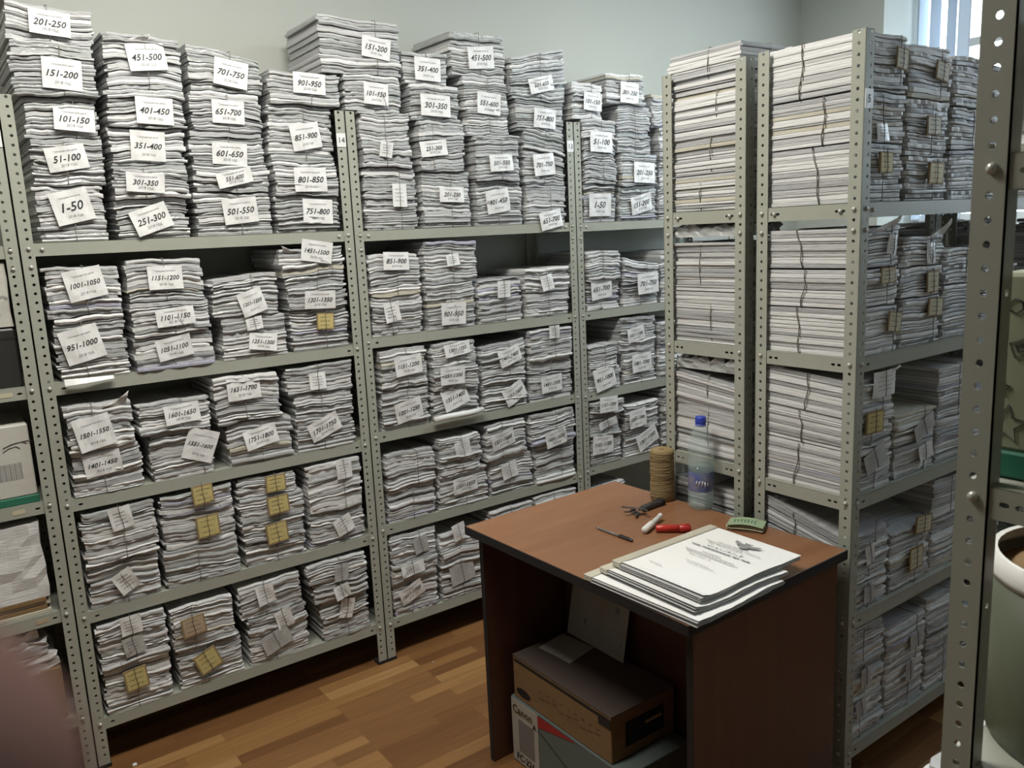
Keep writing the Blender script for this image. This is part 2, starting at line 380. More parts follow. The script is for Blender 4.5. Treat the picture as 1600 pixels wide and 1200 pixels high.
def twine_x(mb, ys, w_, d, h, rnd, last):
    z1 = h+(.002 if last else -.009); o = rnd.uniform(-.02, .02)
    a = [(-w_/2-.0015, ys+o*(i/5)+.004*math.sin(i*1.7), h*(i/5)) for i in range(6)]
    mb.tube(a+[(-w_/2+.008, ys+o, z1), (0, ys, z1), (w_/2-.008, ys, z1), (w_/2, ys, h*.5), (w_/2-.008, ys, .0022), (-w_/2+.008, ys, .0022)], .0017, 5, closed=True)
def scribble(mb, w, h, rnd, n=4, off=-.0012, yb=None):
    for k in range(n):
        z = h*(.32-.62*k/max(1, n-1)); x = -w*.36; e = w*rnd.uniform(.2, .38)
        while x < e:
            l = rnd.uniform(.04, .16)*w; l = min(l, e-x+.001)
            y_ = off if yb is None else yb(x, z)+off
            mb.add([(x, y_, z), (x+l, y_, z+rnd.uniform(-.001, .001)), (x+l, y_, z+.0016), (x, y_, z+.0014)], [(0, 1, 2, 3)])
            x += l+.02*w
def make_tag(parent, tx, tz, w, h, rot, txt, kind, rnd, y=-.0075):
    a, b, c = rnd.uniform(-.004, .004), rnd.uniform(-.003, .003), rnd.uniform(0, 6)
    if kind in 'ns': bend = lambda x, z: -.003*(z/h+.5)*0+a*(2*x/w)**2*.8+b*(2*z/h)+.0009*math.sin(x*90+z*70+c)
    else: bend = lambda x, z: 0
    V = []; F = []; n1, n2 = 8, 5
    thick = {'n': .0006, 's': .0006, 'y': .005, 'c': .003, 'b': .004, 'g': .0012}[kind]
    for s_ in (0, 1):
        for i in range(n1+1):
            for j in range(n2+1):
                x = w*(i/n1-.5); z = h*(j/n2-.5); V.append((x, bend(x, z)+s_*thick, z))
    G = (n1+1)*(n2+1); id_ = lambda i, j: i*(n2+1)+j
    for i in range(n1):
        for j in range(n2):
            F.append((id_(i, j), id_(i+1, j), id_(i+1, j+1), id_(i, j+1))); F.append((G+id_(i, j), G+id_(i, j+1), G+id_(i+1, j+1), G+id_(i+1, j)))
    per = [(i, 0) for i in range(n1+1)]+[(n1, j) for j in range(1, n2+1)]+[(i, n2) for i in range(n1-1, -1, -1)]+[(0, j) for j in range(n2-1, 0, -1)]
    for k in range(len(per)): p, q = id_(*per[k]), id_(*per[(k+1) % len(per)]); F.append((p, G+p, G+q, q))
    m = {'n': CARD, 's': CARD, 'y': BRD, 'c': BRD, 'b': BRD, 'g': GRY}[kind]
    t = link('tag', mesh(V, F), m, parent); yy = y-thick*(.9 if thick > .003 else .2)-abs(a)*.3
    t.location = (tx, yy, tz); t.rotation_euler = (0, -R(rot), 0)
    if kind == 'n':
        L = MB()
        v1, f1 = text_geo(txt, 1, .30, .016); xs = [v[0] for v in v1]; sw = w*.80/(max(xs)-min(xs)); sw = min(sw, h*.38); cxm = (max(xs)+min(xs))/2
        L.add([((x-cxm)*sw, bend((x-cxm)*sw, (z_-.35)*sw)-.0008, (z_-.35)*sw) for x, z_ in v1], f1)
        for tt, zz, s2 in (('Гражданские дела', h*.27, .60), ('2018 год', -h*.33, .40)):
            v2, f2 = text_geo(tt, 1, .15, .0); xs = [v[0] for v in v2]
            if not xs: continue
            sw = w*s2/(max(xs)-min(xs)); L.add([(x*sw, bend(x*sw, zz+z_*sw)-.0008, zz+z_*sw) for x, z_ in v2], f2, 1)
        L.build('lettering', [INK, GINK], t)
        t['label'] = 'white card tag reading ' + txt
    else:
        if kind in 'ycb':
            MB().box((-w*.43, -.0007, -h*.43), (w*.43, 0, h*.43)).build('tag_face', {'y': YEL, 'c': CRM, 'b': TAN}[kind], t)
        L = MB(); scribble(L, w*.9, h*.8, rnd, 3 if kind in 'ycb' else 4, -.0010, bend)
        L.build('lettering', GINK if kind in 'gs' else INK, t)
        s_ = MB().tube([(0, -.0022, -h*.5), (.001, -.0030, -h*.2), (-.001, -.0032, h*.1), (0, -.0020, h*.5), (0, .001, h*.62)], .0009, 5).build('tag_string', TWD, t)
        if kind in 'yc': t['label'] = ('yellow' if kind == 'y' else 'cream') + ' printed card tag tied with dark string'
        if kind == 'b': t['label'] = 'brown card tag tied with dark string'
    return t
CURL = {('L', 2, 0, 1): (.04, .07, .05, .6), ('C', 1, 0, 2): (.0, .12, .045, .8), ('C', 1, 1, 2): (.05, .10, .06, 1), ('L', 0, 1, 4): (-.03, .09, .02, .4), ('M', 0, 3, 3): (.05, .12, .03, .5), ('R', 2, 1, 1): (-.06, .07, .025, -.5), ('C', 2, 0, 2): (.03, .11, .025, .3), ('L', 1, 3, 2): (-.07, .06, .02, -.4)}
DATA=[
('L',0,0,0,5,0.047,0.234,1.608,1.762,0,[(0.144,1.705,0.1,0.091,12,'1-50','n')]),
('L',0,0,1,5,0.054,0.248,1.763,1.89,0,[(0.147,1.836,0.103,0.066,9,'51-100','n')]),
('L',0,0,2,5,0.051,0.246,1.891,1.999,0,[(0.179,1.94,0.103,0.062,-4,'101-150','n')]),
('L',0,0,3,5,0.036,0.254,2.0,2.142,0,[(0.163,2.058,0.098,0.081,-4,'151-200','n')]),
('L',0,0,4,5,0.039,0.263,2.143,2.238,-0.012,[(0.151,2.19,0.1,0.063,-4,'201-250','n')]),
('L',0,1,0,5,0.248,0.466,1.608,1.724,0,[(0.35,1.664,0.108,0.074,18,'251-300','n')]),
('L',0,1,1,5,0.251,0.474,1.725,1.819,0,[(0.343,1.768,0.106,0.055,-4,'301-350','n')]),
('L',0,1,2,5,0.257,0.477,1.82,1.925,0,[(0.365,1.873,0.096,0.084,-3,'351-400','n')]),
('L',0,1,3,5,0.259,0.485,1.926,2.032,0,[(0.392,1.971,0.103,0.075,-2,'401-450','n')]),
('L',0,1,4,5,0.268,0.49,2.033,2.182,0,[(0.389,2.12,0.105,0.074,6,'451-500','n')]),
('L',0,2,0,5,0.477,0.723,1.608,1.74,0,[(0.617,1.682,0.109,0.078,5,'501-550','n')]),
('L',0,2,1,5,0.481,0.725,1.741,1.821,0,[(0.606,1.782,0.112,0.046,12,'551-600','n')]),
('L',0,2,2,5,0.483,0.719,1.822,1.921,0,[(0.603,1.855,0.107,0.065,-3,'601-650','n')]),
('L',0,2,3,5,0.495,0.723,1.922,2.04,0,[(0.611,1.979,0.099,0.068,-2,'651-700','n')]),
('L',0,2,4,5,0.501,0.735,2.041,2.158,-0.035,[(0.631,2.093,0.103,0.079,-9,'701-750','n')]),
('L',0,3,0,4,0.729,0.959,1.608,1.724,0,[(0.875,1.674,0.104,0.079,-3,'751-800','n')]),
('L',0,3,1,4,0.73,0.959,1.725,1.839,0,[(0.855,1.776,0.111,0.077,0,'801-850','n')]),
('L',0,3,2,4,0.728,0.959,1.84,2.012,0,[(0.857,1.914,0.101,0.081,10,'851-900','n')]),
('L',0,3,3,4,0.739,0.993,2.013,2.115,0,[(0.88,2.078,0.11,0.064,-2,'901-950','n')]),
('L',1,0,0,2,0.046,0.246,1.214,1.397,0,[(0.121,1.316,0.105,0.099,12,'951-1000','n')]),
('L',1,0,1,2,0.041,0.247,1.398,1.539,0,[(0.149,1.488,0.102,0.087,10,'1001-1050','n')]),
('L',1,1,0,3,0.252,0.496,1.214,1.318,0,[(0.371,1.277,0.104,0.066,8,'1051-1100','n')]),
('L',1,1,1,3,0.252,0.49,1.319,1.419,0,[(0.382,1.372,0.112,0.054,3,'1101-1150','n')]),
('L',1,1,2,3,0.255,0.485,1.42,1.548,0,[(0.368,1.49,0.099,0.069,-1,'1151-1200','n')]),
('L',1,2,0,2,0.512,0.736,1.214,1.352,0,[(0.648,1.263,0.093,0.054,-10,'1251-1300','n'),(0.625,1.326,0.054,0.041,5,'','s')]),
('L',1,2,1,2,0.495,0.72,1.353,1.481,0.014,[(0.624,1.394,0.082,0.078,16,'1201-1250','n')]),
('L',1,3,0,3,0.74,0.959,1.214,1.353,0,[(0.866,1.308,0.062,0.056,-4,'','y')]),
('L',1,3,1,3,0.734,0.959,1.354,1.464,0,[(0.85,1.383,0.109,0.06,-3,'1301-1350','n')]),
('L',1,3,2,3,0.723,0.959,1.465,1.56,0,[(0.853,1.543,0.108,0.071,-10,'1451-1500','n')]),
('L',2,0,0,2,0.041,0.246,0.866,1.002,0,[(0.13,0.959,0.102,0.069,5,'1401-1450','n')]),
('L',2,0,1,2,0.041,0.233,1.003,1.143,0,[(0.118,1.057,0.1,0.095,10,'1501-1550','n')]),
('L',2,1,0,2,0.259,0.456,0.866,1.016,0,[(0.414,0.961,0.096,0.102,-22,'1551-1600','n')]),
('L',2,1,1,2,0.238,0.462,1.017,1.114,0,[(0.369,1.072,0.105,0.06,3,'1601-1650','n')]),
('L',2,2,0,2,0.492,0.724,0.866,1.009,0,[(0.607,0.952,0.11,0.064,10,'1751-1800','n')]),
('L',2,2,1,2,0.467,0.691,1.01,1.171,0,[(0.566,1.122,0.107,0.074,1,'1651-1700','n')]),
('L',2,3,0,2,0.728,0.953,0.866,1.066,0,[(0.832,0.945,0.116,0.067,20,'1701-1750','n')]),
('L',2,3,1,2,0.705,0.957,1.067,1.179,0,[(0.821,1.108,0.059,0.057,0,'','s')]),
('L',3,0,0,2,0.041,0.253,0.513,0.654,0,[(0.148,0.582,0.06,0.073,25,'','s')]),
('L',3,0,1,2,0.041,0.26,0.655,0.817,0,[(0.157,0.785,0.062,0.07,8,'','s')]),
('L',3,1,0,3,0.258,0.503,0.513,0.636,0,[]),
('L',3,1,1,3,0.265,0.503,0.637,0.744,0,[(0.407,0.693,0.072,0.072,2,'','y')]),
('L',3,1,2,3,0.265,0.502,0.745,0.84,0,[(0.401,0.802,0.066,0.063,3,'','y')]),
('L',3,2,0,3,0.51,0.734,0.513,0.646,0,[(0.628,0.614,0.074,0.071,4,'','y')]),
('L',3,2,1,3,0.507,0.74,0.647,0.748,0,[(0.64,0.711,0.074,0.062,2,'','y')]),
('L',3,2,2,3,0.507,0.719,0.749,0.819,0,[(0.64,0.785,0.069,0.057,0,'','y')]),
('L',3,3,0,2,0.741,0.959,0.513,0.642,0,[(0.871,0.579,0.068,0.065,20,'','s')]),
('L',3,3,1,2,0.745,0.959,0.643,0.831,0,[(0.887,0.782,0.058,0.064,3,'','s')]),
('L',4,0,0,3,0.041,0.249,0.162,0.305,0,[(0.139,0.26,0.068,0.071,5,'','y')]),
('L',4,0,1,3,0.041,0.252,0.306,0.401,0,[(0.145,0.373,0.06,0.062,8,'','g')]),
('L',4,0,2,3,0.041,0.251,0.402,0.482,0,[(0.144,0.442,0.06,0.061,3,'','s')]),
('L',4,1,0,2,0.261,0.477,0.162,0.297,0,[(0.357,0.242,0.076,0.074,20,'','y')]),
('L',4,1,1,2,0.255,0.463,0.298,0.445,0,[(0.325,0.377,0.074,0.064,5,'','b')]),
('L',4,2,0,2,0.492,0.713,0.162,0.332,0,[(0.589,0.234,0.101,0.069,18,'','g'),(0.622,0.304,0.058,0.069,12,'','s')]),
('L',4,2,1,2,0.473,0.699,0.333,0.455,0,[(0.567,0.408,0.06,0.068,8,'','s')]),
('L',4,3,0,3,0.752,0.948,0.162,0.315,0,[(0.855,0.267,0.054,0.073,-15,'','s')]),
('L',4,3,1,3,0.725,0.947,0.316,0.382,0,[(0.835,0.342,0.058,0.052,12,'','s')]),
('L',4,3,2,3,0.713,0.948,0.383,0.473,0,[(0.839,0.412,0.053,0.062,-3,'','g')]),
('M',0,0,0,4,0.046,0.264,1.605,1.817,0,[(0.186,1.722,0.056,0.08,-2,'','s')]),
('M',0,0,1,4,0.044,0.246,1.818,2.001,0,[(0.138,1.876,0.049,0.051,-8,'','s')]),
('M',0,0,2,4,-0.002,0.222,2.002,2.12,0,[(0.117,2.059,0.092,0.071,-3,'101-150','n')]),
('M',0,0,3,4,-0.079,0.229,2.121,2.297,0,[(0.129,2.207,0.106,0.066,-6,'151-200','n')]),
('M',0,1,0,4,0.276,0.493,1.605,1.804,0,[(0.404,1.722,0.105,0.055,-2,'201-250','n')]),
('M',0,1,1,4,0.271,0.474,1.805,1.98,0,[(0.331,1.884,0.112,0.054,6,'251-300','n')]),
('M',0,1,2,4,0.251,0.466,1.981,2.106,0,[(0.356,2.033,0.123,0.074,-2,'301-350','n')]),
('M',0,1,3,4,0.234,0.424,2.107,2.213,0,[(0.333,2.155,0.105,0.078,-2,'351-400','n')]),
('M',0,2,0,4,0.51,0.739,1.605,1.77,0,[(0.61,1.695,0.108,0.086,8,'401-450','n')]),
('M',0,2,1,4,0.504,0.723,1.771,1.937,0,[(0.624,1.836,0.108,0.061,3,'501-550','n')]),
('M',0,2,2,4,0.479,0.685,1.938,2.147,0,[(0.587,2.051,0.105,0.078,-4,'551-600','n')]),
('M',0,2,3,4,0.429,0.684,2.148,2.3,0,[(0.563,2.212,0.115,0.076,5,'451-500','n')]),
('M',0,3,0,4,0.745,0.959,1.605,1.756,0,[(0.867,1.618,0.112,0.07,10,'651-700','n')]),
('M',0,3,1,4,0.742,0.959,1.757,1.944,-0.035,[(0.842,1.833,0.104,0.083,5,'701-750','n')]),
('M',0,3,2,4,0.713,0.959,1.945,2.074,0,[(0.853,2.008,0.109,0.073,-3,'751-800','n')]),
('M',0,3,3,4,0.69,0.969,2.075,2.252,0.045,[(0.837,2.134,0.12,0.057,12,'601-650','n')]),
('M',1,0,0,2,0.041,0.258,1.23,1.371,0,[(0.122,1.314,0.061,0.068,8,'','s')]),
('M',1,0,1,2,0.041,0.259,1.372,1.521,0,[(0.155,1.494,0.102,0.063,-3,'851-900','n')]),
('M',1,1,0,2,0.265,0.491,1.23,1.4,0,[(0.379,1.285,0.108,0.082,-2,'901-950','n')]),
('M',1,1,1,2,0.264,0.508,1.401,1.565,0,[(0.39,1.485,0.056,0.043,5,'','s')]),
('M',1,2,0,2,0.496,0.716,1.23,1.324,0,[]),
('M',1,2,1,2,0.495,0.709,1.325,1.403,0,[(0.617,1.358,0.061,0.065,0,'','s')]),
('M',1,3,0,2,0.724,0.959,1.23,1.33,0,[]),
('M',1,3,1,2,0.717,0.959,1.331,1.428,0,[(0.832,1.369,0.06,0.062,10,'','s')]),
('M',2,0,0,2,0.048,0.258,0.884,1.035,0,[(0.164,0.949,0.112,0.077,10,'1201-1250','n')]),
('M',2,0,1,2,0.051,0.255,1.036,1.199,0,[(0.167,1.118,0.111,0.07,4,'1151-1200','n')]),
('M',2,1,0,3,0.263,0.484,0.884,0.996,0,[(0.366,0.968,0.114,0.084,16,'1351-1400','n')]),
('M',2,1,1,3,0.268,0.479,0.997,1.09,0,[(0.352,1.054,0.107,0.068,-2,'1251-1300','n')]),
('M',2,1,2,3,0.269,0.479,1.091,1.183,0,[(0.384,1.151,0.114,0.049,6,'1301-1350','n')]),
('M',2,2,0,2,0.493,0.715,0.884,1.013,0,[(0.647,0.94,0.107,0.073,25,'1551-1600','n')]),
('M',2,2,1,2,0.49,0.718,1.014,1.149,0.018,[(0.63,1.093,0.106,0.066,16,'1401-1450','n')]),
('M',2,3,0,2,0.722,0.958,0.884,1.055,0,[(0.839,0.951,0.109,0.07,3,'1451-1500','n')]),
('M',2,3,1,2,0.723,0.959,1.056,1.198,0,[(0.852,1.166,0.053,0.052,0,'','s')]),
('M',3,0,0,2,0.045,0.261,0.531,0.662,0,[]),
('M',3,0,1,2,0.046,0.265,0.663,0.795,0,[]),
('M',3,1,0,2,0.268,0.502,0.531,0.673,0,[(0.389,0.614,0.112,0.062,3,'1501-1550','n')]),
('M',3,1,1,2,0.269,0.472,0.674,0.814,0,[(0.379,0.763,0.07,0.066,12,'','s')]),
('M',3,2,0,2,0.507,0.733,0.531,0.683,0,[(0.604,0.628,0.076,0.069,10,'','s')]),
('M',3,2,1,2,0.494,0.701,0.684,0.831,0,[(0.573,0.763,0.112,0.068,12,'1551-1600','n')]),
('M',3,3,0,2,0.737,0.959,0.531,0.699,0,[]),
('M',3,3,1,2,0.712,0.959,0.7,0.866,0,[(0.842,0.721,0.11,0.071,8,'1601-1650','n')]),
('M',4,0,0,3,0.041,0.248,0.16,0.298,0,[(0.121,0.247,0.103,0.066,20,'1651-1700','n')]),
('M',4,0,1,3,0.041,0.245,0.299,0.386,0,[(0.128,0.341,0.097,0.045,5,'','s')]),
('M',4,0,2,3,0.041,0.248,0.387,0.513,0,[(0.171,0.427,0.06,0.065,10,'','g')]),
('M',4,1,0,2,0.253,0.476,0.16,0.298,0,[(0.351,0.26,0.112,0.085,8,'','g')]),
('M',4,1,1,2,0.253,0.483,0.299,0.431,0,[(0.344,0.433,0.059,0.068,12,'','s')]),
('M',4,2,0,2,0.488,0.714,0.16,0.309,0,[]),
('M',4,2,1,2,0.49,0.715,0.31,0.474,0,[]),
('M',4,3,0,2,0.725,0.942,0.16,0.348,0,[]),
('M',4,3,1,2,0.72,0.956,0.349,0.499,0,[]),
('R',0,0,0,4,0.041,0.234,1.601,1.755,0,[(0.131,1.671,0.122,0.094,0,'1-50','n')]),
('R',0,0,1,4,0.041,0.238,1.756,1.848,0,[]),
('R',0,0,2,4,0.041,0.231,1.849,2.017,0,[(0.14,1.925,0.121,0.082,-2,'51-100','n')]),
('R',0,0,3,4,-0.005,0.167,2.018,2.157,0,[(0.1,2.083,0.097,0.07,-4,'101-150','n')]),
('R',0,1,0,4,0.246,0.478,1.601,1.748,0,[(0.374,1.672,0.124,0.077,12,'151-200','n')]),
('R',0,1,1,4,0.247,0.473,1.749,1.883,0,[(0.381,1.802,0.124,0.086,-2,'201-250','n')]),
('R',0,1,2,4,0.236,0.444,1.884,2.08,0,[]),
('R',0,1,3,4,0.172,0.402,2.081,2.204,0,[(0.302,2.127,0.104,0.083,-3,'301-350','n')]),
('R',0,2,0,3,0.487,0.729,1.601,1.825,0,[]),
('R',0,2,1,3,0.483,0.722,1.826,1.997,0,[]),
('R',0,2,2,3,0.449,0.698,1.998,2.136,0,[]),
('R',1,0,0,2,0.041,0.242,1.23,1.355,0,[(0.126,1.321,0.117,0.087,5,'651-700','n')]),
('R',1,0,1,2,0.041,0.242,1.356,1.48,0,[]),
('R',1,1,0,2,0.249,0.479,1.23,1.328,0,[]),
('R',1,1,1,2,0.247,0.473,1.329,1.429,-0.035,[(0.394,1.326,0.127,0.091,3,'701-750','n')]),
('R',1,2,0,2,0.488,0.717,1.23,1.345,0,[]),
('R',1,2,1,2,0.49,0.718,1.346,1.462,0,[]),
('R',2,0,0,2,0.041,0.239,0.879,0.976,0,[(0.135,0.933,0.12,0.101,12,'951-1000','n')]),
('R',2,0,1,2,0.041,0.221,0.977,1.08,0,[]),
('R',2,1,0,2,0.248,0.464,0.879,1.025,0,[(0.358,0.972,0.12,0.082,2,'1001-1050','n')]),
('R',2,1,1,2,0.226,0.459,1.026,1.211,0,[(0.325,1.104,0.103,0.063,8,'1051-1100','n')]),
('R',2,2,0,2,0.473,0.715,0.879,1.035,0,[]),
('R',2,2,1,2,0.476,0.716,1.036,1.139,0,[]),
('R',3,0,0,3,0.041,0.237,0.545,0.675,0,[(0.114,0.638,0.121,0.086,-2,'1101-1150','n')]),
('R',3,0,1,3,0.041,0.232,0.676,0.762,0,[(0.14,0.729,0.106,0.034,12,'','s')]),
('R',3,0,2,3,0.041,0.24,0.763,0.865,0,[(0.139,0.816,0.106,0.068,-2,'1151-1200','n')]),
('R',3,1,0,2,0.246,0.475,0.545,0.669,0,[(0.386,0.616,0.132,0.079,22,'1301-1350','n')]),
('R',3,1,1,2,0.245,0.468,0.67,0.789,0,[(0.323,0.721,0.104,0.083,5,'1251-1300','n')]),
('R',3,2,0,2,0.484,0.721,0.545,0.713,0,[]),
('R',3,2,1,2,0.487,0.722,0.714,0.836,0,[]),
('R',4,0,0,2,0.041,0.234,0.16,0.319,0,[]),
('R',4,0,1,2,0.041,0.238,0.32,0.447,0,[]),
('R',4,1,0,1,0.251,0.476,0.16,0.294,0,[]),
('C',0,0,0,3,0.01,0.212,1.61,1.75,0,[(0.107,1.702,0.056,0.051,0,'','y')]),
('C',0,0,1,3,0.01,0.212,1.752,1.867,0,[(0.096,1.773,0.051,0.041,0,'','s')]),
('C',0,0,2,3,0.01,0.212,1.869,2.0,0,[(0.169,1.946,0.052,0.05,-5,'','c')]),
('C',0,1,0,3,0.217,0.43,1.61,1.72,0,[(0.345,1.677,0.072,0.055,-2,'','y')]),
('C',0,1,1,3,0.217,0.43,1.722,1.86,0,[(0.33,1.796,0.069,0.047,0,'','c')]),
('C',0,1,2,3,0.217,0.43,1.862,1.99,0,[(0.362,1.93,0.064,0.046,-8,'','c')]),
('C',0,2,0,3,0.436,0.65,1.61,1.74,0,[]),
('C',0,2,1,3,0.436,0.65,1.742,1.85,0,[]),
('C',0,2,2,3,0.436,0.65,1.852,1.98,0,[]),
('C',0,3,0,2,0.656,0.87,1.61,1.8,0,[]),
('C',0,3,1,2,0.656,0.87,1.802,1.97,0,[]),
('C',1,0,0,3,0.01,0.212,1.232,1.352,0,[(0.179,1.307,0.061,0.053,-8,'','c')]),
('C',1,0,1,3,0.01,0.212,1.354,1.45,0,[(0.14,1.428,0.065,0.041,0,'','c')]),
('C',1,0,2,3,0.01,0.212,1.452,1.55,0,[(0.158,1.503,0.041,0.048,-10,'','s')]),
('C',1,1,0,3,0.217,0.43,1.232,1.36,0,[(0.381,1.327,0.074,0.049,-4,'','c')]),
('C',1,1,1,3,0.217,0.43,1.362,1.44,0,[(0.361,1.396,0.06,0.058,0,'','c')]),
('C',1,1,2,3,0.217,0.43,1.442,1.52,0,[(0.348,1.473,0.04,0.054,0,'','s')]),
('C',1,2,0,2,0.436,0.65,1.232,1.38,0,[]),
('C',1,2,1,2,0.436,0.65,1.382,1.48,0,[]),
('C',1,3,0,1,0.656,0.87,1.232,1.42,0,[]),
('C',2,0,0,3,0.01,0.212,0.874,0.99,0,[(0.113,0.959,0.097,0.056,22,'','g')]),
('C',2,0,1,3,0.01,0.212,0.992,1.08,0,[(0.097,1.058,0.078,0.058,-2,'','y')]),
('C',2,0,2,3,0.01,0.212,1.082,1.185,0,[(0.145,1.151,0.103,0.068,0,'','s')]),
('C',2,1,0,2,0.217,0.43,0.874,0.965,0,[(0.361,0.929,0.07,0.044,8,'','s')]),
('C',2,1,1,2,0.217,0.43,0.967,1.06,0,[(0.354,0.999,0.103,0.048,22,'','g')]),
('C',2,2,0,2,0.436,0.65,0.874,1.0,0,[]),
('C',2,2,1,2,0.436,0.65,1.002,1.15,0,[]),
('C',2,3,0,1,0.656,0.87,0.874,1.06,0,[]),
('C',3,0,0,3,0.01,0.212,0.545,0.63,0,[(0.106,0.585,0.05,0.044,0,'','g')]),
('C',3,0,1,3,0.01,0.212,0.632,0.72,0,[(0.105,0.697,0.037,0.054,8,'','s')]),
('C',3,0,2,3,0.01,0.212,0.722,0.79,0,[]),
('C',3,1,0,2,0.217,0.43,0.545,0.66,0,[(0.34,0.622,0.07,0.066,0,'','c')]),
('C',3,1,1,2,0.217,0.43,0.662,0.755,0,[(0.373,0.714,0.085,0.05,-6,'','c')]),
('C',3,2,0,2,0.436,0.65,0.545,0.7,0,[]),
('C',3,2,1,2,0.436,0.65,0.702,0.85,0,[]),
('C',3,3,0,1,0.656,0.87,0.545,0.75,0,[]),
('C',4,0,0,3,0.01,0.212,0.165,0.29,0,[(0.085,0.257,0.045,0.051,10,'','g')]),
('C',4,0,1,3,0.01,0.212,0.292,0.38,0,[(0.105,0.344,0.044,0.05,0,'','g')]),
('C',4,0,2,3,0.01,0.212,0.382,0.49,0,[]),
('C',4,1,0,2,0.217,0.43,0.165,0.3,0,[(0.334,0.278,0.043,0.058,0,'','g')]),
('C',4,1,1,2,0.217,0.43,0.302,0.44,0,[(0.368,0.365,0.073,0.05,6,'','g')]),
('C',4,2,0,2,0.436,0.65,0.165,0.33,0,[]),
('C',4,2,1,2,0.436,0.65,0.332,0.46,0,[]),
('C',4,3,0,1,0.656,0.87,0.165,0.36,0,[]),
('B',0,0,0,4,0.01,0.212,1.613,1.713,0,[]),
('B',0,0,1,4,0.01,0.212,1.714,1.838,0,[]),
('B',0,0,2,4,0.01,0.212,1.839,1.949,0,[]),
('B',0,0,3,4,0.01,0.212,1.95,2.05,0,[]),
('B',0,1,0,4,0.217,0.43,1.613,1.74,0,[]),
('B',0,1,1,4,0.217,0.43,1.741,1.87,0,[]),
('B',0,1,2,4,0.217,0.43,1.871,1.99,0,[]),
('B',0,1,3,4,0.217,0.43,1.991,2.05,0,[]),
('B',0,2,0,3,0.436,0.65,1.613,1.77,0,[]),
('B',0,2,1,3,0.436,0.65,1.771,1.9,0,[]),
('B',0,2,2,3,0.436,0.65,1.901,2.03,0,[]),
('B',1,0,0,2,0.01,0.212,1.233,1.383,0,[]),
('B',1,0,1,2,0.01,0.212,1.384,1.524,0,[]),
('B',1,1,0,2,0.217,0.43,1.233,1.36,0,[]),
('B',1,1,1,2,0.217,0.43,1.361,1.5,0,[]),
('B',2,0,0,2,0.01,0.212,0.889,1.047,0,[]),
('B',2,0,1,2,0.01,0.212,1.048,1.135,0,[]),
('B',2,1,0,2,0.217,0.43,0.889,1.0,0,[]),
('B',2,1,1,2,0.217,0.43,1.001,1.12,0,[]),
('B',3,0,0,2,0.01,0.212,0.536,0.66,0,[]),
('B',3,0,1,2,0.01,0.212,0.661,0.8,0,[]),
('B',3,1,0,1,0.217,0.43,0.536,0.7,0,[]),
('B',4,0,0,2,0.01,0.212,0.166,0.3,0,[]),
('B',4,0,1,2,0.01,0.212,0.301,0.42,0,[]),
('B',4,1,0,1,0.217,0.43,0.166,0.35,0,[]),
('C',0,4,0,1,1.045,1.25,1.61,1.91,0,[]),
('C',0,5,0,1,1.26,1.47,1.61,1.93,0,[]),
('C',0,6,0,1,1.48,1.7,1.61,1.95,0,[]),
('C',1,4,0,1,1.045,1.25,1.232,1.502,0,[]),
('C',1,5,0,1,1.26,1.47,1.232,1.522,0,[]),
('C',1,6,0,1,1.48,1.7,1.232,1.542,0,[]),
('C',2,4,0,1,1.045,1.25,0.874,1.134,0,[]),
('C',2,5,0,1,1.26,1.47,0.874,1.154,0,[]),
('C',2,6,0,1,1.48,1.7,0.874,1.174,0,[]),
('C',3,4,0,1,1.045,1.25,0.545,0.785,0,[]),
('C',3,5,0,1,1.26,1.47,0.545,0.805,0,[]),
('C',3,6,0,1,1.48,1.7,0.545,0.825,0,[]),
('C',4,4,0,1,1.045,1.25,0.165,0.415,0,[]),
('C',4,5,0,1,1.26,1.47,0.165,0.435,0,[]),
('C',4,6,0,1,1.48,1.7,0.165,0.455,0,[]),
('B',0,3,0,1,0.656,0.87,1.612,1.912,0,[]),
('B',0,4,0,1,1.045,1.25,1.612,1.932,0,[]),
('B',0,5,0,1,1.26,1.47,1.612,1.952,0,[]),
('B',0,6,0,1,1.48,1.7,1.612,1.912,0,[]),
('B',1,3,0,1,0.656,0.87,1.232,1.502,0,[]),
('B',1,4,0,1,1.045,1.25,1.232,1.522,0,[]),
('B',1,5,0,1,1.26,1.47,1.232,1.542,0,[]),
('B',1,6,0,1,1.48,1.7,1.232,1.502,0,[]),
('B',2,3,0,1,0.656,0.87,0.888,1.148,0,[]),
('B',2,4,0,1,1.045,1.25,0.888,1.168,0,[]),
('B',2,5,0,1,1.26,1.47,0.888,1.188,0,[]),
('B',2,6,0,1,1.48,1.7,0.888,1.148,0,[]),
('B',3,3,0,1,0.656,0.87,0.535,0.775,0,[]),
('B',3,4,0,1,1.045,1.25,0.535,0.795,0,[]),
('B',3,5,0,1,1.26,1.47,0.535,0.815,0,[]),
('B',3,6,0,1,1.48,1.7,0.535,0.775,0,[]),
('B',4,3,0,1,0.656,0.87,0.165,0.415,0,[]),
('B',4,4,0,1,1.045,1.25,0.165,0.435,0,[]),
('B',4,5,0,1,1.26,1.47,0.165,0.455,0,[]),
('B',4,6,0,1,1.48,1.7,0.165,0.415,0,[]),
]

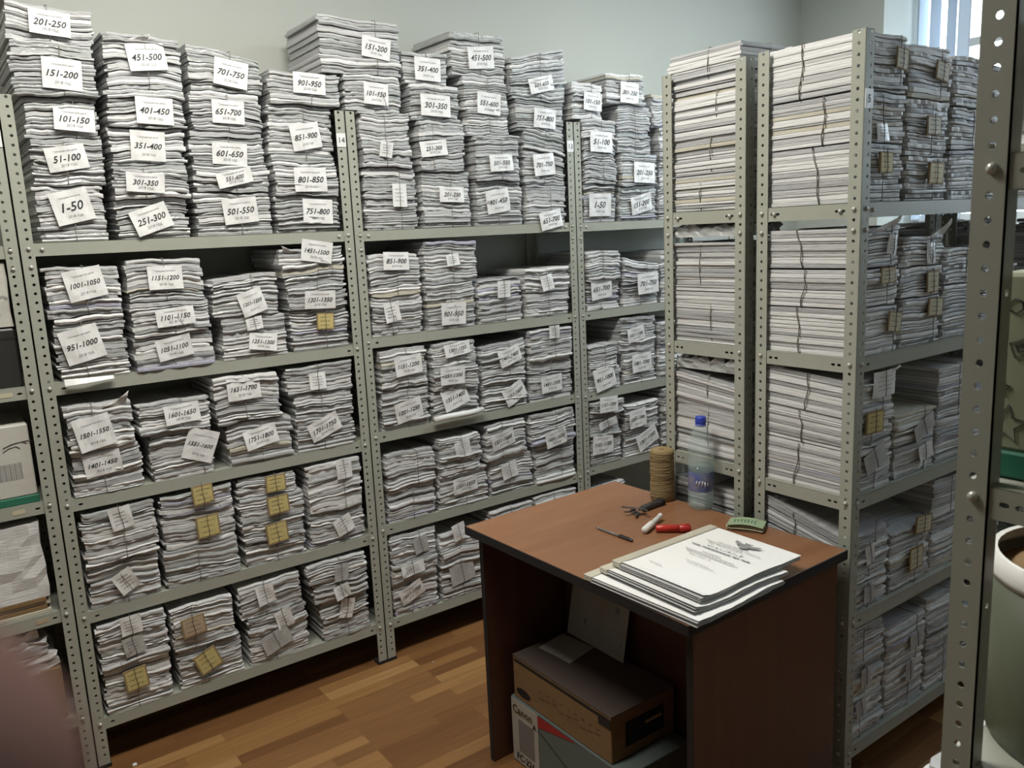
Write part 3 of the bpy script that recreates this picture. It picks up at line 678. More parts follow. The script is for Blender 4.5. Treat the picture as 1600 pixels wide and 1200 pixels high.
RN = {'L': 'shelving unit 14', 'M': 'shelving unit 13', 'R': 'corner shelving unit', 'B': 'shelving unit behind the bottle', 'C': 'shelving unit 5'}
SN = ['top shelf', 'second shelf', 'third shelf', 'fourth shelf', 'bottom shelf']
RN = {'L': 'the left unit', 'M': 'the middle unit', 'R': 'the corner unit', 'B': 'the unit behind the bottle', 'C': 'the unit beside the desk'}
ON = {'L': ['leftmost', 'second', 'third', 'rightmost'], 'M': ['leftmost', 'second', 'third', 'rightmost'], 'R': ['left', 'middle', 'right'],
      'B': ['nearest', 'second', 'third', 'fourth', 'fifth', 'sixth', 'seventh'], 'C': ['leftmost', 'second', 'third', 'fourth', 'fifth', 'sixth', 'seventh']}
def posw(b, n):
    if n == 1: return 'only one'
    if b == 0: return 'bottom'
    if b == n-1: return 'topmost'
    return {1: 'second', 2: 'third', 3: 'fourth'}[b]
for (nm, si, ki, bi, n, xa, xb, za, zb, tl, tags) in DATA:
    rnd = random.Random(hash((ord(nm), si, ki, bi)) & 0xffffff)
    if si > 0 and bi == n-1: zb = min(zb, SZ[nm][si-1]-.050)
    w_ = (xb-xa)-.003; h = zb-za-.001; d = .275 if nm in 'BC' else .282
    kinds = {'n': '', 's': 'small white-tagged', 'y': 'yellow-tagged', 'c': 'cream-tagged', 'g': 'grey-tagged', 'b': 'brown-tagged'}
    num = [t for t in tags if t[6] == 'n']
    desc = ('paper bundle tagged '+num[0][5]) if num else ((kinds[tags[0][6]]+' paper bundle') if tags else 'untagged paper bundle')
    lab = '%s, %s in %s stack, %s, %s' % (desc, posw(bi, n), ON[nm][ki], SN[si], RN[nm])
    xr, yr = {'L': (0, 0), 'M': (1, 0), 'R': (2, 0), 'B': (XB, -1.183), 'C': (XB, -1.519)}[nm]
    b = thing('paper_bundle', lab, 'paper bundle', group='paper bundles on the %s of %s' % (SN[si], RN[nm]))
    if nm == 'B': b.location = (xr+(xa+xb)/2, yr+.3-.0095, za); b.rotation_euler = (0, 0, math.pi)
    else: b.location = (xr+(xa+xb)/2, yr+(.014 if nm == 'C' else .004 if bi == 0 else rnd.uniform(-.012, .006)), za); b.rotation_euler = (0, 0, R(rnd.uniform(-.8, .8)*(.35 if xa < .05 or xb > .95 else 1))*(nm != 'C'))
    film = .38 if (si == 0 and nm in 'LM') else .14
    if bi == 0: prof = None
    TY = {('C', 3): .07, ('C', 2): .02, ('B', 2): -.035}.get((nm, si), 0) if ki < 2 else 0
    bm2, prof = bundle_mesh(w_, d, h, rnd, tl, film, nm in 'BC', prof, (xa+xb)/2*(-1 if nm == 'B' else 1), (TY*bi/n, TY*(bi+1)/n))
    o = bpy.data.objects.new('folders', bm2); C.objects.link(o); o.parent = b
    tx = (tags[0][0]-(xa+xb)/2) if tags else rnd.uniform(-.03, .03)
    m = MB(); twine(m, max(-w_*.4, min(w_*.4, tx+rnd.uniform(-.004, .004))), w_, d, h, rnd, bi == n-1)
    twine_x(m, d*rnd.uniform(.35, .65), w_, d, h, rnd, bi == n-1) if nm in 'BC' else None
    if nm in 'LMR' and rnd.random() < .16:
        x = tx+rnd.uniform(-.05, .05); l = min(rnd.uniform(.03, .07), h*.9); m.tube([(tx, -.005, h*.5), ((x+tx)/2, -.014, h*.52), (x, -.013, h*.45-l*.3), (x+.006, -.010, max(.004, h*.5-l))], .0009, 4)
    m.build('twine', TWI, b)
    if (nm, si, ki, bi) in CURL:
        cx, cw, ch, ang = CURL[nm, si, ki, bi]
        sg = 1 if ang > 0 else -1
        pts = [[(cx+sg*cw*(i/6-.5)+.01*sg*(j/5), .006-.020*math.sin(j/5*1.9)*(.4+.6*i/6)+.003*math.sin(i*1.3+j), h*.86+(ch+.01)*((i/6)**1.4*.85+.15)*(j/5)*(1-.25*(j/5)**2)) for j in range(6)] for i in range(7)]
        sm_ = sheet(pts, .0008); q = link('curled_sheet', sm_, PAPER[2], b)
    for (x, z, tw, th, rot, txt, k) in tags: make_tag(b, x-(xa+xb)/2, z-za, tw, th, rot, txt, k, rnd)
# ---------------------------------------------------------------- crumpled and boxed things
def crumple(w, d, h, amp, seed, n=9, top_only=False):
    rnd = random.Random(seed); N = lambda: rnd.uniform(-1, 1)
    V = {}; F = []; Vl = []
    def vid(i, j, k, nx, ny, nz):
        if (i, j, k) not in V:
            a = amp*(.15 if k == 0 else 1)
            x = w*(i/nx-.5)+N()*a; y = d*(j/ny)+N()*a; z = h*k/nz+(0 if k == 0 else N()*a*(1.4 if k == nz else .7))
            V[(i, j, k)] = len(Vl); Vl.append((x, y, max(z, 0)))
        return V[(i, j, k)]
    nx, ny, nz = n, max(3, int(n*d/w)), max(2, int(n*h/w))
    f = lambda *q: F.append(tuple(vid(*p, nx, ny, nz) for p in q))
    for i in range(nx):
        for j in range(ny): f((i, j, nz), (i+1, j, nz), (i+1, j+1, nz), (i, j+1, nz)); f((i, j, 0), (i, j+1, 0), (i+1, j+1, 0), (i+1, j, 0))
        for k in range(nz): f((i, 0, k), (i+1, 0, k), (i+1, 0, k+1), (i, 0, k+1)); f((i, ny, k), (i, ny, k+1), (i+1, ny, k+1), (i+1, ny, k))
    for j in range(ny):
        for k in range(nz): f((0, j, k), (0, j, k+1), (0, j+1, k+1), (0, j+1, k)); f((nx, j, k), (nx, j+1, k), (nx, j+1, k+1), (nx, j, k+1))
    return mesh(Vl, F)
WPK = mat('white_package', (.56, .55, .50), .5, .3, bump=((30, 30, 30), .3))
GRN = mat('teal_board', (.03, .16, .10), .5)
BLKP = mat('black_plastic', (.035, .035, .035), .25, .5)
# far left rack
t = thing('wrapped_package', 'white package with black pen marks on top of the black box, far left unit', 'package', (-.175, .012, 1.384))
link('wrapping', crumple(.27, .26, .175, .003, 5, 7), WPK, t)
m = MB(); rr = random.Random(3)
for k in range(22):
    x = rr.uniform(-.12, .12); z = rr.uniform(.03, .15); m.tube([(x, -.0045, z), (x+.008, -.005, z+rr.uniform(-.01, .01)), (x+.018, -.0045, z+rr.uniform(-.012, .012))], .0008, 4)
m.build('pen_marks', INK, t)
t = thing('plastic_box', 'glossy black box under the white package, far left unit', 'box', (-.175, .012, 1.215))
MB().box((-.13, 0, 0), (.138, .26, .165), bv=.006).build('body', BLKP, t)
MB().box((-.128, -.001, .135), (.136, .261, .140)).build('lid_seam', RUB, t)
t = thing('cardboard_box', 'white box with black squiggles and a barcode, far left unit', 'box', (-.18, .012, .879))
MB().box((-.14, 0, .022), (.135, .26, .23), bv=.004).build('body', WPK, t)
MB().box((-.143, -.003, 0), (.138, .262, .022), bv=.002).build('base', GRN, t)['label'] = 'green bottom edge'
m = MB()
for k in range(20):
    x = .025+k*.0042; m.box((x, -.0012, .075), (x+(.0012 if k % 3 else .0024), 0, .122))
m.build('barcode', GINK, t)
m = MB()
for k in range(16):
    x = rr.uniform(-.12, .11); z = rr.uniform(.13, .215); m.tube([(x+.012*math.cos(a*.9)*(1+.2*k % 3), -.0008, z+.007*math.sin(a*1.3)) for a in range(5)], .001, 4)
m.build('squiggles', INK, t)
t = thing('board_stack', 'brown cardboard sheets under the crumpled white sack, far left unit', 'cardboard', (-.20, .01, .542))
for k in range(4):
    o = MB().box((-.16, 0, 0), (.145-.01*(k % 2), .27, .012), bv=.001).build('board', CBD if k % 2 else PAPER[3], t); o.location = (0, .004*(k % 3), .0125*k)
t = thing('paper_sack', 'crumpled white paper sack, far left unit', 'sack', (-.19, .012, .5925))
link('body', crumple(.27, .25, .225, .0042, 8, 9), PAPER[2], t)
t = thing('cardboard_box', 'brown cardboard box on the bottom shelf, far left unit', 'box', (-.21, .012, .2012))
MB().box((-.17, 0, 0), (.155, .27, .165), bv=.003).build('body', CBD, t); MB().box((-.1, -.0006, .158), (.1, .27, .1652)).build('tape', TAN, t)
t = thing('crumpled_papers', 'crumpled papers on the brown cardboard box, far left unit', 'papers', (-.19, .02, .3665))
for k in range(5):
    o = link('sheet', crumple(.26-.02*k, .2, .02, .006, 20+k, 9), PAPER[(0, 2, 1)[k % 3]], t); o.location = (.01*(k % 2), 0, .026*k)

for k, (x, z) in enumerate(((-.085, 1.196), (-.10, .860), (-.085, .523))):
    o = MB().box((-.016, -.0006, -.006), (.016, 0, .006)).build('shelf_label', TAN if k == 2 else CRM, bpy.data.objects['shelving_unit']); o.location = (x+1, .0028, z)
# ---------------------------------------------------------------- desk
DZ = .75
dk = thing('desk', 'brown laminate desk with black edging, open on its left side', 'desk', (1.249, -1.12, 0), R(1.5))
MB().box((-.3, -.415, DZ-.024), (.3, .415, DZ), bv=.002).build('desktop', LAM, dk)
m = MB()
m.box((-.302, -.417, DZ-.025), (-.2995, .417, DZ-.001)); m.box((.2995, -.417, DZ-.025), (.302, .417, DZ-.001))
m.box((-.302, -.417, DZ-.025), (.302, -.4145, DZ-.001)); m.box((-.302, .4145, DZ-.025), (.302, .417, DZ-.001)); m.build('edge_band', EDG, dk)['label'] = 'black edge banding'
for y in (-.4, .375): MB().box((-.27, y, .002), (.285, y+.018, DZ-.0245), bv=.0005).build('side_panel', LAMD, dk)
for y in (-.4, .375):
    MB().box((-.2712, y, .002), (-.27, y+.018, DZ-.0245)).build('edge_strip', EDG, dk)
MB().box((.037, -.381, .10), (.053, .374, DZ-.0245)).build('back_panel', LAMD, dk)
# boxes below the desk
t = thing('carton', 'long brown carton with a black oval logo, on the white carton under the desk', 'box', (1.03, -1.0, .213))
MB().box((0, -.213, 0), (.232, .213, .133), bv=.002).build('body', CBD, t)
MB().box((-.001, -.214, .133), (.232, .214, .1352)).build('lid', DGR, t)
m = MB().box((-.0012, -.205, .118), (0, .205, .126)); m.box((-.0014, -.213, .098), (0, -.165, .126)); m.build('print_band', EDG, t)
m = MB(); m.add([(-.0014, .165+.034*math.cos(a*.3927), .028+.013*math.sin(a*.3927)) for a in range(16)], [tuple(range(15, -1, -1))]); m.build('oval_logo', EDG, t)
BRK = mat('brown_print', (.15, .09, .04), .7)
m = MB()
for k in range(9):
    y = .09-.03*k; m.box((-.0012, y-.02, .05+.006*(k % 3)), (0, y-.002, .053+.006*(k % 3))); m.box((-.0012, y-.016, .075), (0, y-.006, .078))
m.build('printing', BRK, t)
MB().box((.05, -.2145, .03), (.19, -.213, .10)).build('end_shade_plate', EDG, t)  # flat black plate colours in the shade of the open end
MB().box((.12, -.2155, .07), (.18, -.2145, .078)).build('end_label', TAN, t)
t = thing('carton', 'white and blue-grey carton with copier printing, on the floor under the desk', 'box', (1.025, -1.02, .001))
BG = mat('carton_bluegrey', (.13, .16, .15), .6); WC = mat('carton_white', (.42, .40, .36), .6)
MB().box((.0, -.25, 0), (.235, .245, .211), bv=.002).build('body', BG, t)
MB().box((-.0012, .115, .004), (0, .243, .207)).build('label_panel', WC, t)
MB().box((-.002, .135, .045), (-.0012, .21, .15)).build('picture', mat('carton_picture', (.20, .19, .18), .6), t)
m = MB(); m.add([(-.0012, .115, .206), (-.0012, .115, .168), (-.0012, -.06, .206)], [(0, 1, 2)]); m.build('red_wedge', mat('carton_red', (.35, .03, .03), .6), t)
m = MB(); m.add([(-.0012, .115, .160), (-.0012, .115, .157), (-.0012, -.15, .05), (-.0012, -.15, .053)], [(0, 1, 2, 3)]); m.build('printed_line', EDG, t)
def ytext(txt, size, y, z, name, m_, par, bold=.02, x=-.002):
    v, f = text_geo(txt, size, 0, bold); return link(name, mesh([(x-.0003, y-a, z+b) for a, b in v], f), m_, par)
ytext('Canon', .036, .188, .166, 'lettering', mat('carton_letters', (.10, .07, .02), .6), t)
ytext('FC-226', .030, .180, .014, 'lettering', EDG, t); ytext('A', .026, .13, .15, 'lettering', EDG, t)
# sheets under the desk
t = thing('paper_sheet', 'pale sheet leaning against the back panel under the desk', 'paper', (0, 0, 0))
FP = mat('faded_paper', (.42, .42, .40), .7, .2, var=((12, 12, 12), (.36, .35, .31), .2))
o = link('sheet', sheet([[(1.2385+.038*j/4, -.79-.25*i/4, .3495+.195*j/4) for j in range(5)] for i in range(5)]), FP, t)
m = MB()
for (y, z, a, b) in ((-.86, .40, .012, .02), (-.985, .475, .018, .018), (-1.02, .39, .006, .01), (-.81, .50, .01, .008)):
    s0 = (z-.3495)/.195*.038; s1 = (z+b-.3495)/.195*.038
    m.add([(1.2375+s0, y, z), (1.2375+s0, y-a, z), (1.2375+s1, y-a, z+b), (1.2375+s1, y, z+b)], [(0, 1, 2, 3)])
m.build('stamps', GINK, t)
t = thing('paper_sheet', 'pale sheet lying flat on the brown carton under the desk', 'paper', (0, 0, 0))
link('sheet', sheet([[(1.11+.112*j/4+.012*i/4, -.81+.02*j/4-.13*i/4, .3498+.0008*math.sin(i+j)) for j in range(5)] for i in range(5)]), FP, t)

# ---------------------------------------------------------------- on the desk
TWS = mat('jute_twine', (.33, .25, .135), .85, .15, var=((20, 20, 260), (.25, .18, .09), .25), bump=((20, 20, 420), 1))
t = thing('twine_spool', 'tall brown spool of jute twine on the desk beside the bottle', 'spool', (1.515, -.935, DZ+.0006))
pr = [(.009, .158), (.030, .160), (.035, .157), (.0365, .150), (.0355, .13), (.0365, .10), (.0355, .07), (.037, .045), (.0365, .02), (.035, .004), (.032, 0), (.009, 0)]
MB().lathe(pr, 40).build('winding', TWS, t)
m = MB()
for k in range(26):
    a0 = random.Random(k).uniform(0, 6.28); z0 = .008+k*.0056; P = [(.0368*math.cos(a0+a*.35), .0368*math.sin(a0+a*.35), z0+.0016*math.sin(a*.7+k)+a*.0006) for a in range(14)]
    m.tube(P, .0008, 4)
m.build('loose_turns', TWS, t)
MB().lathe([(.009, .0), (.009, .1585), (.007, .1585), (.007, 0)], 20).build('core', CBD, t)
def clear(name, col, a, rough=.08):
    return mat(name, col, rough, .6, alpha=a)
t = thing('water_bottle', 'clear plastic water bottle with blue cap and label on the desk', 'bottle', (1.545, -1.062, DZ+.0006))
pr = [(.0, .004), (.022, .002), (.031, .0), (.037, .005), (.0385, .014), (.0375, .03), (.0385, .05), (.037, .056), (.037, .115), (.0385, .12), (.0385, .15), (.0375, .165), (.0385, .172), (.036, .19), (.030, .215), (.023, .235), (.0155, .252), (.0125, .258), (.0125, .268)]
MB().lathe(pr, 40).build('body', clear('bottle_plastic', (.60, .76, .76), .20, .04), t)
MB().lathe([(0, .006), (.030, .004), (.035, .01), (.0365, .03), (.0355, .057), (.0355, .114), (.0365, .13), (0, .13)], 32).build('water', clear('water', (.35, .50, .50), .22, .03), t)
MB().lathe([(.0372, .056), (.0375, .058), (.0375, .112), (.0372, .114)], 40).build('label_band', mat('bottle_label', (.09, .13, .36), .35, .5, var=((30, 30, 30), (.25, .24, .30), .18)), t)
m = MB()
for k in range(5):
    an = -2.75+k*.22; P = [(.0381*math.cos(an+.05*math.cos(q*1.4)), .0381*math.sin(an+.05*math.cos(q*1.4)), .082+.009*math.sin(q*1.9+k)) for q in range(5)]; m.tube(P, .0013, 4)
m.build('label_print', CARD, t)
MB().lathe([(.0128, .256), (.0158, .256), (.016, .258), (.0158, .272), (.0145, .275), (0, .2752)], 28).build('cap', mat('blue_cap', (.035, .06, .42), .35, .5), t)
MB().lathe([(.0125, .246), (.0155, .247), (.0155, .2545), (.0125, .255)], 28).build('neck_ring', mat('blue_ring', (.035, .06, .42), .35, .5), t)
# ballpoint pen
t = thing('ballpoint_pen', 'dark ballpoint pen lying on the desk', 'pen', (1.200, -1.058, DZ+.0045), R(-89))
MB().tube([(-.062, 0, 0), (-.060, 0, 0), (.022, 0, 0)], [.0015, .0036, .0038], 8).build('barrel', clear('pen_barrel', (.22, .20, .19), .8, .2), t)
MB().tube([(.018, 0, 0), (.020, 0, 0), (.066, 0, 0), (.070, 0, 0)], [.0038, .0046, .0044, .002], 10).build('cap', BLKP, t)
MB().tube([(-.078, 0, -.001), (-.072, 0, 0), (-.061, 0, 0)], [.0006, .0012, .0032], 8).build('tip', mat('pen_tip', (.35, .33, .30), .3, .5, .8), t)
m = MB().box((.024, -.001, .0044), (.060, .001, .0058)); m.build('clip', BLKP, t)
# keys with a black fob
t = thing('key_bunch', 'small bunch of keys with a long black fob on the desk', 'keys', (1.40, -.972, DZ+.001), R(4))
MB().box((-.01, -.011, 0), (.082, .011, .015), bv=.004).build('fob', BLKP, t)
MB().box((.058, -.013, .0005), (.084, .013, .017), bv=.003).build('fob_end', EDG, t)
KM = mat('key_metal', (.28, .26, .24), .22, .5, 1)
MB().tube([(-.022+.013*math.cos(a*.5236), .013*math.sin(a*.5236), .008+.003*math.sin(a)) for a in range(12)], .0011, 6, closed=True).build('ring', KM, t)
for k, a in enumerate((-2.6, 2.9, 2.2, -1.9)):
    m = MB(); m.lathe([(0, .0022), (.010, .0022), (.011, .0011), (.010, 0), (0, 0)], 10, c=(.017, 0, 0), sm=False); m.box((.025, -.0035, 0), (.05, .003, .002)); m.box((.035, .003, 0), (.039, .006, .002)); m.box((.043, .003, 0), (.047, .005, .002))
    o = m.build('key', KM if k % 2 else BLKP, t); o.location = (-.025, 0, .002+.0042*k); o.rotation_euler = (R(6*k-8), R(-6), a)
# correction pen and red handle
t = thing('correction_pen', 'white correction pen leaning on the red tube on the desk', 'pen', (1.322, -1.083, DZ+.0108), R(22))
WP = mat('white_plastic', (.74, .73, .70), .35, .5)
MB().tube([(-.062, 0, 0), (-.058, 0, 0), (-.01, 0, .001), (.0, 0, .001)], [.005, .0095, .0098, .0085], 14).build('body', WP, t)
MB().tube([(.0, 0, .001), (.004, 0, .001), (.05, 0, .004), (.052, 0, .004)], [.0078, .0078, .0062, .005], 14).build('cap', mat('pen_cap_white', (.66, .66, .64), .4, .5), t)
MB().tube([(.05, 0, .004), (.060, 0, .005)], [.0072, .0070], 12).build('cap_end', WP, t)
t = thing('marker_tube', 'short thick red marker lying on the desk', 'marker', (1.333, -1.148, DZ+.0115), R(-43))
RD = mat('red_plastic', (.50, .035, .025), .3, .5)
MB().tube([(-.046, 0, 0), (-.043, 0, 0), (.018, 0, 0)], [.008, .0100, .0102], 16).build('body', RD, t)
MB().tube([(.018, 0, 0), (.019, 0, 0), (.046, 0, 0), (.049, 0, 0)], [.0102, .0108, .0105, .007], 16).build('cap', mat('red_cap', (.40, .025, .02), .35, .5), t)
MB().tube([(.021, .0, .0108), (.045, 0, .0112)], .0018, 6).build('clip', RD, t)
# folded green papers
t = thing('folded_notes', 'small folded wad of green and cream papers on the desk', 'papers', (1.497, -1.262, DZ+.0008), R(-62))
GP = mat('green_note', (.33, .42, .27), .6, var=((50, 50, 50), (.27, .36, .23), .25)); CP = mat('cream_note', (.52, .47, .33), .6)
for k in range(4):
    pts = [[(-.048+.096*i/8, -.03+.06*j/3, .0010+.0048*k+.006*math.sin(math.pi*i/8)*(k+1)/4+.004*(i == 0)*(k < 2)) for j in range(4)] for i in range(9)]
    o = link('leaf', sheet(pts, .0012), GP if k == 3 else CP, t); o.location = (.003*(k % 2), .003*((k+1) % 2), 0)
    if k == 3: o['label'] = 'green printed face'
m = MB()
for k in range(7):
    x = -.03+.009*k; z = .0010+.0144+.006*math.sin(math.pi*(x+.048)/.096)+.0004; m.box((x, -.012+.002*(k % 3), z-.0002), (x+.004, .012-.003*(k % 2), z+.0003))
m.build('printing', mat('green_print', (.12, .20, .13), .7), t)
# case files on the desk, lowest first
def folder(lab, x0, x1, y0, y1, z0, z1, seed, rz, curl, mats_):
    rnd = random.Random(seed); t = thing('case_file', lab, 'folder', ((x0+x1)/2, (y0+y1)/2, 0), rz, 'case files stacked on the desk corner')
    W, H = (x1-x0)/2, (y1-y0)/2; n = max(3, int((z1-z0)/.0025))
    for k in range(n):
        zz = z0+(z1-z0)*(k+.5)/n; e = rnd.uniform(-.004, .004); last = k == n-1
        pts = []
        for i in range(15):
            row = []
            for j in range(9):
                u = i/14; v = j/8; x = -W+2*W*u+e; y = -H+(2*H-.004)*v+rnd.uniform(-.0012, .0012)*(j == 0)
                edge = max(0, 1-u*7)**2; low = max(0, 1-v*5)**2
                bump_ = .0022*math.sin(u*9+seed)*(1-v)*(k+1)/n
                z = zz+bump_+curl*edge*(k+1)/n*(1-.4*v)*.5-low*.0006*(n-k)*.4
                row.append((x+(.006*edge if last else 0), y, z))
            pts.append(row)
        link('pages' if not last else 'top_page', sheet(pts, .0012), mats_[1] if last else mats_[0], t)
    MB().box((-W-.001, H-.004, z0), (W+.001, H+.022, z1+.002), bv=.001).build('spine_strip', PAPER[3], t)
    return t
DOC = mat('document_paper', (.86, .86, .86), .55, .3); PG = mat('page_edges', (.45, .45, .45), .6, .3)
folder('loose bottom case file jutting over the desk corner', .958, 1.268, -1.556, -1.235, DZ+.0012, DZ+.013, 1, R(2.5), .004, [PG, DOC])
folder('middle case file with curled left edge between the top and bottom case files', .983, 1.30, -1.540, -1.262, DZ+.0165, DZ+.027, 2, R(-.5), .012, [PG, DOC])
top = folder('topmost case file, title page with an eagle emblem and printed lines', 1.010, 1.362, -1.530, -1.277, DZ+.0315, DZ+.0425, 3, R(.3), .010, [PG, DOC])
# printing on the title page (page up = +x, reading direction = -y); local frame of the top file
zt = DZ+.0450
def pline(m, x, ya, yb, th, seed, gap=.1):
    rnd = random.Random(seed); y = ya
    while y > yb:
        l = rnd.uniform(.004, .014); m.add([(x, y, zt), (x, max(yb, y-l), zt), (x+th, max(yb, y-l), zt), (x+th, y, zt)], [(0, 1, 2, 3)]); y -= l+(.0012 if rnd.random() > gap else .006)
m = MB()
for k, (x, ya, yb, th) in enumerate(((.095, .052, -.040, .0022), (.087, .085, -.078, .0022), (.079, .072, -.030, .0022), (.044, .095, -.080, .0048),
        (.020, .040, -.015, .0022), (.010, .085, -.065, .0022), (.001, .075, -.080, .0022), (-.010, .055, -.010, .0020), (-.045, .035, -.035, .0016), (-.052, .025, -.055, .0016), (-.115, .085, .045, .0018))):
    pline(m, x, ya, yb, th, k)
m.build('printed_lines', GINK, top)
m = MB(); rr = random.Random(9)
for k in range(9):
    y = .055-.012*k; m.tube([(.062+rr.uniform(-.004, .006), y-.0022*q, zt+.0002) if q % 2 else (.057+rr.uniform(-.003, .003), y-.0022*q, zt+.0002) for q in range(4)], .0005, 4)
m.build('handwriting', INK, top)
# emblem: crowned double-headed bird with spread wings
half = [(0, .017), (.0015, .0135), (.0045, .016), (.0065, .0145), (.0048, .0115), (.0045, .008), (.009, .0085), (.014, .0125), (.021, .0145), (.019, .011), (.0205, .009), (.017, .0065), (.018, .004), (.0135, .0025), (.013, -.0005), (.0085, -.0005), (.006, -.004), (.0085, -.0085), (.005, -.008), (.003, -.012), (0, -.0135)]
m = MB(); yc = -.010; xc = .118
pts = half+[(-a, b) for a, b in half[-2:0:-1]]
V = [(xc, yc, zt)]+[(xc+b*1.3, yc-a*1.9, zt) for a, b in pts]
m.add(V, [(0, i+1, (i+1) % len(pts)+1) for i in range(len(pts))])
m.build('emblem', mat('emblem_grey', (.28, .28, .29), .7), top)

# ---------------------------------------------------------------- extra things on the racks
def film_bits(lab, loc, w_, d_, h_, seed):
    t = thing('plastic_wrapped_papers', lab, 'papers', loc); link('wrap', crumple(w_, d_, h_, .007, seed, 10), PAPER[5], t)
    rnd = random.Random(seed); make_tag(t, -.03, h_*.6, .04, .03, 8, '', 's', rnd, -.012); return t
film_bits('shiny plastic-wrapped papers on the upper bundles behind the bottle', (XB+.11, -1.15, 1.538), .19, .24, .032, 31)
film_bits('shiny plastic-wrapped papers above the sloping bundles behind the bottle', (XB+.11, -1.15, 1.150), .19, .24, .034, 32)
t = thing('paper_roll', 'white rolled papers at the foot of the second stack, third shelf, middle unit', 'papers', (1.372, -.022, .898), R(0))
MB().tube([(-.115, 0, 0), (-.05, 0, .002), (.04, 0, .001), (.105, 0, .006)], [.011, .012, .012, .010], 10).build('roll', PAPER[2], t)
t = thing('loose_sheet', 'loose white sheet corner hanging over the second shelf under the 951-1000 bundle', 'paper', (.0, 0, 0))
link('sheet', sheet([[(.06+.13*i/5, -.012-.004*j-.004*math.sin(i), 1.222-.009*j*(1-i/9)-.001*i) for j in range(3)] for i in range(6)]), CARD, t)
# right foreground rack contents
t = thing('crumpled_papers', 'pile of crumpled white papers jutting from the nearest unit, low at its left', 'papers', (.845, -2.155, .5615))
t.rotation_euler = (0, 0, R(0))
link('lower_papers', crumple(.27, -.30, .20, .009, 41, 10), PAPER[0], t)
for k in range(5):
    o = link('sheet', crumple(.25, -.28, .018, .006, 50+k, 10), PAPER[(2, 0, 2)[k % 3]], t); o.location = (.006*(k % 2), -.01*(k % 3), .205+.022*k)
t = thing('paper_pile', 'bright ragged papers on the top shelf of the nearest unit', 'papers', (.83, -2.46, 1.637))
for k in range(6):
    o = link('sheet', crumple(.26, .23, .016, .006, 60+k, 10), PAPER[(2, 0, 1)[k % 3]], t); o.location = (.008*(k % 2), .006*(k % 3), .022*k)
t = thing('drawing_box', 'pale green box with black star and square drawings, nearest unit', 'box', (.822, -2.343, 1.287))
PGN = mat('pale_green_board', (.30, .32, .22), .6)
MB().box((-.125, -.12, .03), (.125, .118, .225), bv=.004).build('body', PGN, t)
MB().box((-.128, -.123, 0), (.128, .121, .03), bv=.003).build('base', GRN, t)['label'] = 'dark teal bottom band'
m = MB()
def poly(cy2, cz, r, n, star, th=.0009):
    P = [(-.1262, cy2+(r if not star or q % 2 == 0 else r*.45)*math.cos(2*math.pi*q/n+.4), cz+(r if not star or q % 2 == 0 else r*.45)*math.sin(2*math.pi*q/n+.4)) for q in range(n)]
    MB().tube(P, th, 4, closed=True).build('drawing', INK, t)
poly(.098, .06, .022, 10, True); poly(.062, .05, .016, 5, False); poly(.105, .10, .010, 10, True); poly(.088, .145, .012, 4, False); poly(.088, .145, .005, 4, False)
poly(.03, .11, .02, 10, True); poly(-.03, .07, .02, 5, False); poly(.095, .19, .008, 6, False); poly(.0, .17, .015, 4, False)
t = thing('rounded_bin', 'grey-green round tub with pale rim and brown contents, nearest unit', 'tub', (.816, -2.318, .9465))
MB().lathe([(0, 0), (.116, 0), (.119, .01), (.121, .215), (.118, .215), (.116, .012), (0, .012)], 40).build('tub_wall', mat('tub_green', (.095, .105, .07), .45, .4), t)
MB().lathe([(.117, .205), (.1225, .205), (.1235, .212), (.121, .232), (.114, .232)], 40).build('rim', WP, t)
MB().lathe([(0, .216), (.06, .218), (.116, .205), (.116, .2)], 32).build('contents', CBD, t)
# scraps on the floor
for lab, x, y, s_ in (('white paper scrap on the floor by the foot of the left unit', .095, -.05, .012), ('tiny white paper scrap on the floor before the middle unit', 1.13, -.12, .004)):
    o = link('paper_scrap', crumple(s_, s_, .003, .001, 3, 4), PAPER[2]); o.location = (x, y, .0005); tag(o, lab, 'scrap')

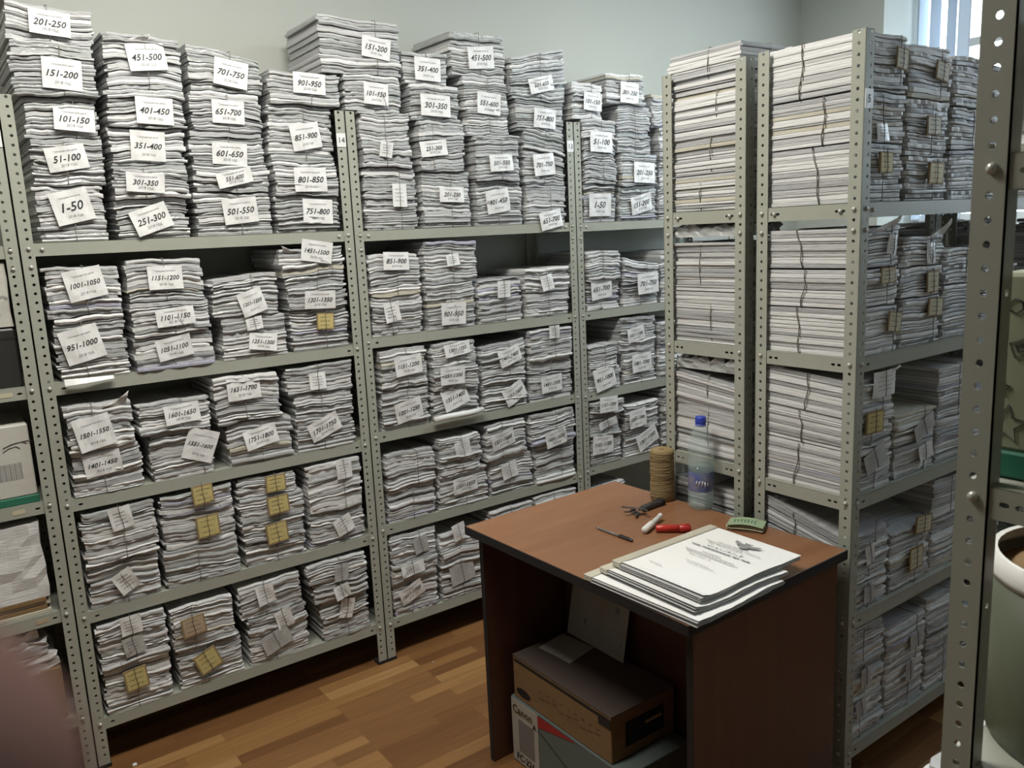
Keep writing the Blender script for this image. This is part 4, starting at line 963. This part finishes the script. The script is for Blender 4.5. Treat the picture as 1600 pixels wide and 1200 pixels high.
# ---------------------------------------------------------------- hand holding the camera
def skin_mesh(verts, edges, radii):
    me = bpy.data.meshes.new('s'); me.from_pydata([tuple(v) for v in verts], edges, []); o = bpy.data.objects.new('s', me); C.objects.link(o)
    md = o.modifiers.new('k', 'SKIN'); md.use_smooth_shade = True
    for i, r in enumerate([q*1.35 for q in radii]): me.skin_vertices[0].data[i].radius = (r, r)
    me.skin_vertices[0].data[0].use_root = True
    o.modifiers.new('s', 'SUBSURF').levels = 2
    dg = bpy.context.evaluated_depsgraph_get(); out = bpy.data.meshes.new_from_object(o.evaluated_get(dg)); bpy.data.objects.remove(o); return out
tip = CAM+fw*.043+rt*(-.0300)+up*(-.0160)
ax = (rt*(-.62)+up*(-.72)-fw*.30).normalized(); sd = fw.cross(ax).normalized(); bk = ax.cross(sd)
wrist = tip+ax*.165+sd*.02
Vh = [wrist, tip+ax*.120+sd*.012, tip+ax*.085]; Eh = [(0, 1), (1, 2)]; Rh = [.024, .026, .016]
def finger(base_i, pts, rad):
    p = base_i
    for q, r in zip(pts, rad): Vh.append(q); Rh.append(r); Eh.append((p, len(Vh)-1)); p = len(Vh)-1
finger(2, [tip+ax*.052+bk*.003, tip+ax*.024+bk*.002, tip+ax*.004, tip-ax*.004], [.0098, .0096, .0094, .0074])
for k, (o_, l_) in enumerate(((.022, 1.0), (.042, .92), (.060, .75))):
    b0 = tip+ax*(.088+.006*k)+sd*o_; finger(1, [b0, b0-ax*.030*l_+bk*.012, b0-ax*.036*l_+bk*.032, b0-ax*.020*l_+bk*.044], [.011, .0088, .0080, .0072])
b0 = tip+ax*.13-sd*.022; finger(0, [b0+bk*.012, b0-ax*.035-sd*.008+bk*.020, b0-ax*.062-sd*.004+bk*.022], [.013, .0105, .0088])
SKIN = mat('skin', (.22, .11, .088), .6, .2, var=((120, 120, 120), (.18, .085, .068), .25))
hd = thing('hand', 'blurred hand of the person taking the photo, fingertip at the lower left edge', 'hand', wrist)
me = skin_mesh([v-wrist for v in Vh], Eh, Rh); link('palm_and_fingers', me, SKIN, hd)
nl = MB().lathe([(0, .0012), (.003, .0010), (.0052, .0002), (.0056, -.0006)], 12)
o = nl.build('fingernail', mat('nail', (.50, .30, .25), .25, .5), hd); o.location = tip-wrist-bk*.0066+ax*.002; o.rotation_euler = (-bk).to_track_quat('Z', 'Y').to_euler()
